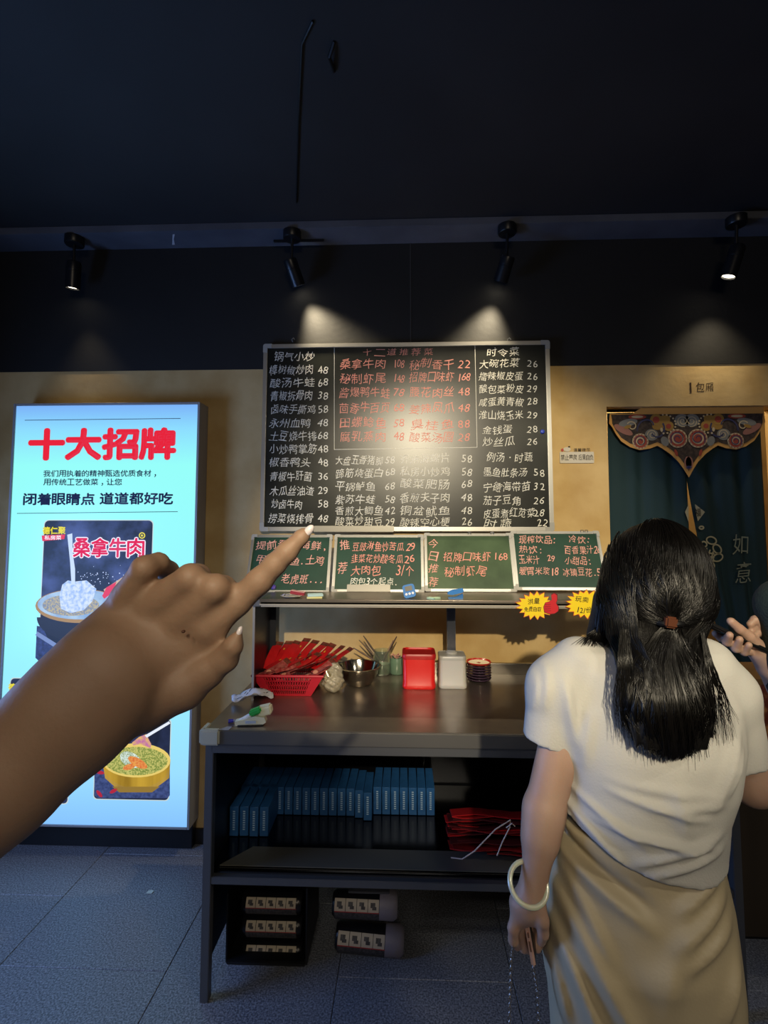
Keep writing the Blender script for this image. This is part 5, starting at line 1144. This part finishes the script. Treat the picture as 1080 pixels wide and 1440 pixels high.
def chainlink(name, pts, label, nlink):
    e = E(name, pts[0], label, 'chain'); bm = bmesh.new()
    for k in range(nlink):
        t = k / (nlink - 1) * (len(pts) - 1); i = min(len(pts) - 2, int(t)); f = t - i; c = Vector(pts[i]).lerp(Vector(pts[i + 1]), f) - Vector(pts[0]); dr = (Vector(pts[i + 1]) - Vector(pts[i])).normalized()
        Rm = dr.to_track_quat('Y', 'Z').to_matrix().to_4x4() @ Matrix.Rotation(math.pi / 2 * (k % 2) + .5, 4, 'Y')
        atube(bm, [c + (Rm @ Vector((.0026 * math.cos(a), .0046 * math.sin(a), 0))) for a in [j * math.pi / 4 for j in range(9)]], .0007, 5, False)
    o = fin('chain_links', bm, CHM, e, True); o['kind'] = 'stuff'; return e
chainlink('phone_chain', [W(722, 1323, -.055), W(719, 1345, -.055), W(717, 1400, -.055), W(716, 1470, -.055)], 'silver link chain hanging from the fingertips of the woman', 34)
chainlink('phone_chain', [W(750, 1362, -.05), W(755, 1395, -.05), W(757, 1440, -.05), W(758, 1470, -.05)], 'thin dark chain hanging from the rose-gold smartphone', 26)
# ================================================================ photographer's pointing left hand
HY = .36
SK2 = mat('skin_tan', '90745f', .6, col2='866a56', scale=14, sss=.12, bump=.06, bscale=260)
def H(px, py, rpx, Y=HY): q = P(px, py, Y); return (q.x, q.y, q.z, rpx * Y / FPX)
def handf(p):
    q = p.copy()
    # flatten the palm and wrist in depth
    def fl(Yc, k): r_ = p.copy(); r_[..., 1] = Yc + (p[..., 1] - Yc) * k; return r_
    a = fl(.33, 1.25)
    arm = chain(a, [H(-420, 1500, 112, .265), H(-240, 1320, 92, .295), H(0, 1096, 75, .32), H(103, 1004, 75, .337), H(152, 955, 82, .35)], .02)
    b = fl(HY, 1.9)
    pal = cap(b, H(140, 960, 68)[:3], H(205, 915, 66)[:3], 68 * HY / FPX, 60 * HY / FPX)
    for s_ in (([H(128, 920, 33), H(186, 841, 27)]), ([H(150, 935, 42), H(224, 850, 30)]), ([H(175, 950, 48), H(260, 866, 31)]), ([H(196, 960, 46), H(290, 884, 27)])): pal = smin(pal, chain(b, s_), .012)
    d = smin(arm, pal, .02)
    kn = [(188, 838, 17), (224, 846, 18), (262, 860, 19), (300, 878, 19)]
    th = chain(p, [H(205, 985, 40), H(258, 965, 31), H(290, 944, 23), H(317, 926, 17, .357), H(328, 908, 12.5, .352), H(335, 892, 7, .350)], .005)
    d = smin(d, th, .006)
    F_ = [[H(182, 840, 24), H(203, 799, 17, .350), H(222, 792, 14.5, .362), H(237, 803, 13.5, .385), H(232, 826, 12, .40), H(214, 838, 10, .392)],
          [H(222, 850, 28), H(268, 813, 20, .347), H(277, 812, 18.5, .365), H(279, 828, 16.5, .392), H(262, 842, 14, .40), H(245, 850, 11, .392)],
          [H(258, 868, 28), H(302, 827, 19.5, .347), H(314, 827, 17, .366), H(313, 843, 16.5, .392), H(296, 858, 14, .40), H(278, 866, 11, .39)],
          [H(292, 880, 25), H(333, 847, 19.5), H(365, 817, 18, .358), H(386, 794, 15.5, .357), H(403, 777, 14.5, .357), H(424, 755, 10.5, .358), H(429, 750, 8, .358)]]
    for k, f in enumerate(F_): d = smin(d, chain(p, f, .0035), .007 if k == 3 else .0055)
    # creases and tendons
    d = d - .0006 * np.exp(-((p[..., 0] - H(370, 812, 1)[0]) / .004) ** 2) * 0
    return d
h0, h1 = H(-330, 1100, 1, .30), H(450, 1100, 1)
hand = surf_obj('person', handf, nonuni([(-.46, H(80, 0, 1)[0], .004), (H(80, 0, 1)[0], H(455, 900, 1)[0], .0016)]), grid(.215, .43, .0022), nonuni([(H(0, 1560, 1, .27)[2], H(0, 1020, 1)[2], .0035), (H(0, 1020, 1)[2], H(0, 715, 1)[2], .0016)]), SK2, None, 3)
meta(hand, 'bare left forearm and hand of the photographer pointing at the menu', 'person'); hq = H(150, 950, 1); rebase(hand, *hq[:3]); HL = hand.location
def hchild(o): o.parent = hand; o.matrix_parent_inverse = Matrix.Translation(-Vector(HL)); return o
NAIL = mat('pale_nail', 'd8cfd4', .25, coat=.5)
def nail(px, py, L, w_, ang, Y, m=NAIL, dep=.003):
    q = P(px, py, Y); bm = bmesh.new(); bmesh.ops.create_uvsphere(bm, u_segments=16, v_segments=10, radius=1)
    M = Matrix.Translation(q) @ RM.to_4x4() @ Matrix.Rotation(ang, 4, 'Z') @ Matrix.Diagonal((L * Y / FPX, w_ * Y / FPX, dep, 1))
    for v in bm.verts: v.co = M @ v.co
    return hchild(fin('fingernail', bm, m, None, True))
nail(433.5, 747, 11, 6, math.radians(50), .357)['label'] = 'long pale fingernail of the index finger'
nail(336.5, 889, 9, 4, math.radians(70), .350)
nail(258, 888, 2.6, 2.2, 0, .3395, mat('mole', '4a2a1c', .6), .0016).name = 'mole'
# ================================================================ person with a phone at the right edge
GS = mat('dark_green_knit', '0e201e', .9, bump=.3, bscale=200); QY = 1.12
def Q(px, py, r=0, dy=0): q = P(px, py, QY + dy); return (q.x, q.y, q.z, r)
# right hand (seen palm side) holding the phone
def p2(p):
    d = chain(p, [Q(1110, 985, .034, .06), Q(1084, 938, .026, .02), Q(1068, 916, .024, .01)], .01)
    d = smin(d, cap(p, Q(1070, 918, 0, .02)[:3], Q(1050, 905, 0, .03)[:3], .017, .014), .01)
    d = smin(d, chain(p, [Q(1072, 913, .015, .0), Q(1053, 895, .0115, -.014), Q(1040, 885, .010, -.020), Q(1028, 874, .0088, -.022)], .004), .006)
    for a in ([Q(1030, 903, .010, .012), Q(1022, 903, .0088, -.012), Q(1026, 893, .0075, -.032)], [Q(1044, 911, .010, .012), Q(1035, 912, .0088, -.014), Q(1040, 899, .0075, -.032)], [Q(1055, 916, .009, .012), Q(1047, 917, .008, -.014), Q(1053, 907, .0068, -.032)], [Q(1034, 900, .010, .03), Q(1014, 897, .0085, .03), Q(1006, 891, .0075, .022)]): d = smin(d, chain(p, a, .004), .005)
    for a in ((1024, 898), (1040, 906), (1052, 911)): d = smin(d, chain(p, [Q(1060, 905, .014, .02), Q(a[0], a[1], .0105, .014)], .004), .006)
    # other hand
    d2 = chain(p, [Q(1124, 930, .026, -.02), Q(1092, 900, .020, .0), Q(1076, 887, .015, .0)], .01)
    d2 = smin(d2, chain(p, [Q(1074, 880, .011, -.01), Q(1062, 871, .0085, -.012), Q(1055, 878, .0075, -.012)], .004), .006)
    d2 = smin(d2, chain(p, [Q(1076, 887, .010, .0), Q(1061, 881, .008, -.004), Q(1057, 886, .0072, -.010)], .004), .005)
    d2 = smin(d2, chain(p, [Q(1078, 893, .010, .0), Q(1066, 889, .0078, -.004), Q(1063, 893, .007, -.010)], .004), .005)
    d = np.minimum(d, d2)
    c = np.array(Q(1185, 830, 0, .1)[:3])
    d = smin(d, cap(p, (c[0], c[1], 1.33), (c[0], c[1], 1.46), .055, .05), .02)
    d = smin(d, ellip(p, (c[0] - .01, c[1], 1.56), (.095, .078, .115)), .03)
    d = smin(d, cap(p, (c[0] - .10, c[1], 1.57), (c[0] - .118, c[1], 1.545), .008, .011), .01)
    for s in (-1, 1): d = smin(d, chain(p, [(c[0], c[1] + s * .08, .85, .08), (c[0] + .01, c[1] + s * .08, .45, .055), (c[0] + .02, c[1] + s * .08, .08, .038), (c[0] - .12, c[1] + s * .08, .035, .032)], .03), .02)
    return d
per = surf_obj('person', p2, nonuni([(Q(994, 890)[0], Q(1085, 890)[0], .0024), (Q(1085, 890)[0], 1.28, .008)]), nonuni([(1.04, 1.18, .0028), (1.18, 1.42, .009)]), nonuni([(-.02, Q(0, 960)[2], .012), (Q(0, 960)[2], Q(0, 860)[2], .0026), (Q(0, 860)[2], 1.70, .009)]), SK, None, 1)
meta(per, 'person at the right edge in dark green knit, both hands round a phone', 'person'); c_ = Q(1185, 830, 0, .1); rebase(per, c_[0], c_[1], 0); PL = per.location
def pchild(o): o.parent = per; o.matrix_parent_inverse = Matrix.Translation(-Vector(PL)); return o
def sweater(p):
    c = c_
    d = stack(p, [(.50, c[0] - .13, c[0] + .13, .17, 0), (.8, c[0] - .12, c[0] + .12, .165, 0), (1.1, c[0] - .11, c[0] + .11, .15, 0), (1.3, c[0] - .10, c[0] + .10, .17, 0), (1.38, c[0] - .07, c[0] + .07, .10, 0), (1.44, c[0] - .06, c[0] + .06, .07, 0)], c[1])
    d = np.maximum(d, np.maximum(p[..., 2] - 1.42, .5 - p[..., 2]))
    d = smin(d, chain(p, [(c[0], c[1] - .17, 1.33, .065), (c[0] + .0, c[1] - .16, 1.10, .055), Q(1118, 945, .042, -.01), Q(1098, 912, .026, .0)], .02), .03)
    d = smin(d, chain(p, [(c[0], c[1] + .17, 1.33, .065), (c[0] + .04, c[1] + .17, 1.08, .055), Q(1122, 1000, .040, .07), Q(1098, 962, .029, .028)], .02), .03)
    d = smin(d, chain(p, [(c[0], c[1] - .16, 1.33, .07), Q(1104, 852, .052, -.03), Q(1108, 920, .040, -.02)], .02), .03)
    return d
pchild(surf_obj('sweater', sweater, grid(Q(1030, 890)[0], 1.34, .006), grid(.96, 1.46, .007), grid(.46, 1.46, .007), GS, None, 2))['label'] = 'dark green knitted sweater'
pchild(surf_obj('trousers', lambda p: np.maximum(smin(chain(p, [(c_[0], c_[1] - .08, .85, .10), (c_[0] + .01, c_[1] - .08, .1, .07)], .02), chain(p, [(c_[0], c_[1] + .08, .85, .10), (c_[0] + .01, c_[1] + .08, .1, .07)], .02), .02), .06 - p[..., 2]), grid(c_[0] - .16, c_[0] + .16, .012), grid(c_[1] - .22, c_[1] + .22, .012), grid(.03, 1.0, .012), mat('black_denim', '14161a', .85), None, 1))
pchild(surf_obj('hair', lambda p: np.maximum(ellip(p, (c_[0] + .015, c_[1], 1.575), (.105, .092, .122)), -ellip(p, (c_[0] - .12, c_[1], 1.53), (.11, .08, .11))), grid(c_[0] - .13, c_[0] + .14, .007), grid(c_[1] - .11, c_[1] + .11, .007), grid(1.42, 1.72, .007), HM2, None, 1))
a_, b_ = Vector(Q(985, 871, 0, .012)[:3]), Vector(Q(1070, 911, 0, .012)[:3]); mid = (a_ + b_) / 2; ax = (b_ - a_).normalized(); L_ = (b_ - a_).length
p3 = E('smartphone', mid, 'black smartphone seen edge-on in the hands at the right edge', 'phone')
side = Vector(ray(1028, 884)); side = (side - ax * side.dot(ax)).normalized(); nn = ax.cross(side); Mp = Matrix((side, nn, ax)).transposed().to_4x4()
box('phone_body', -.036, .036, -.0048, .0048, -L_ / 2, L_ / 2, BLK, p3, .004, 3, Mp); box('camera_bump', -.03, .0, -.0085, -.0045, -L_ / 2 + .006, -L_ / 2 + .034, BLK, p3, .002, 2, Mp)
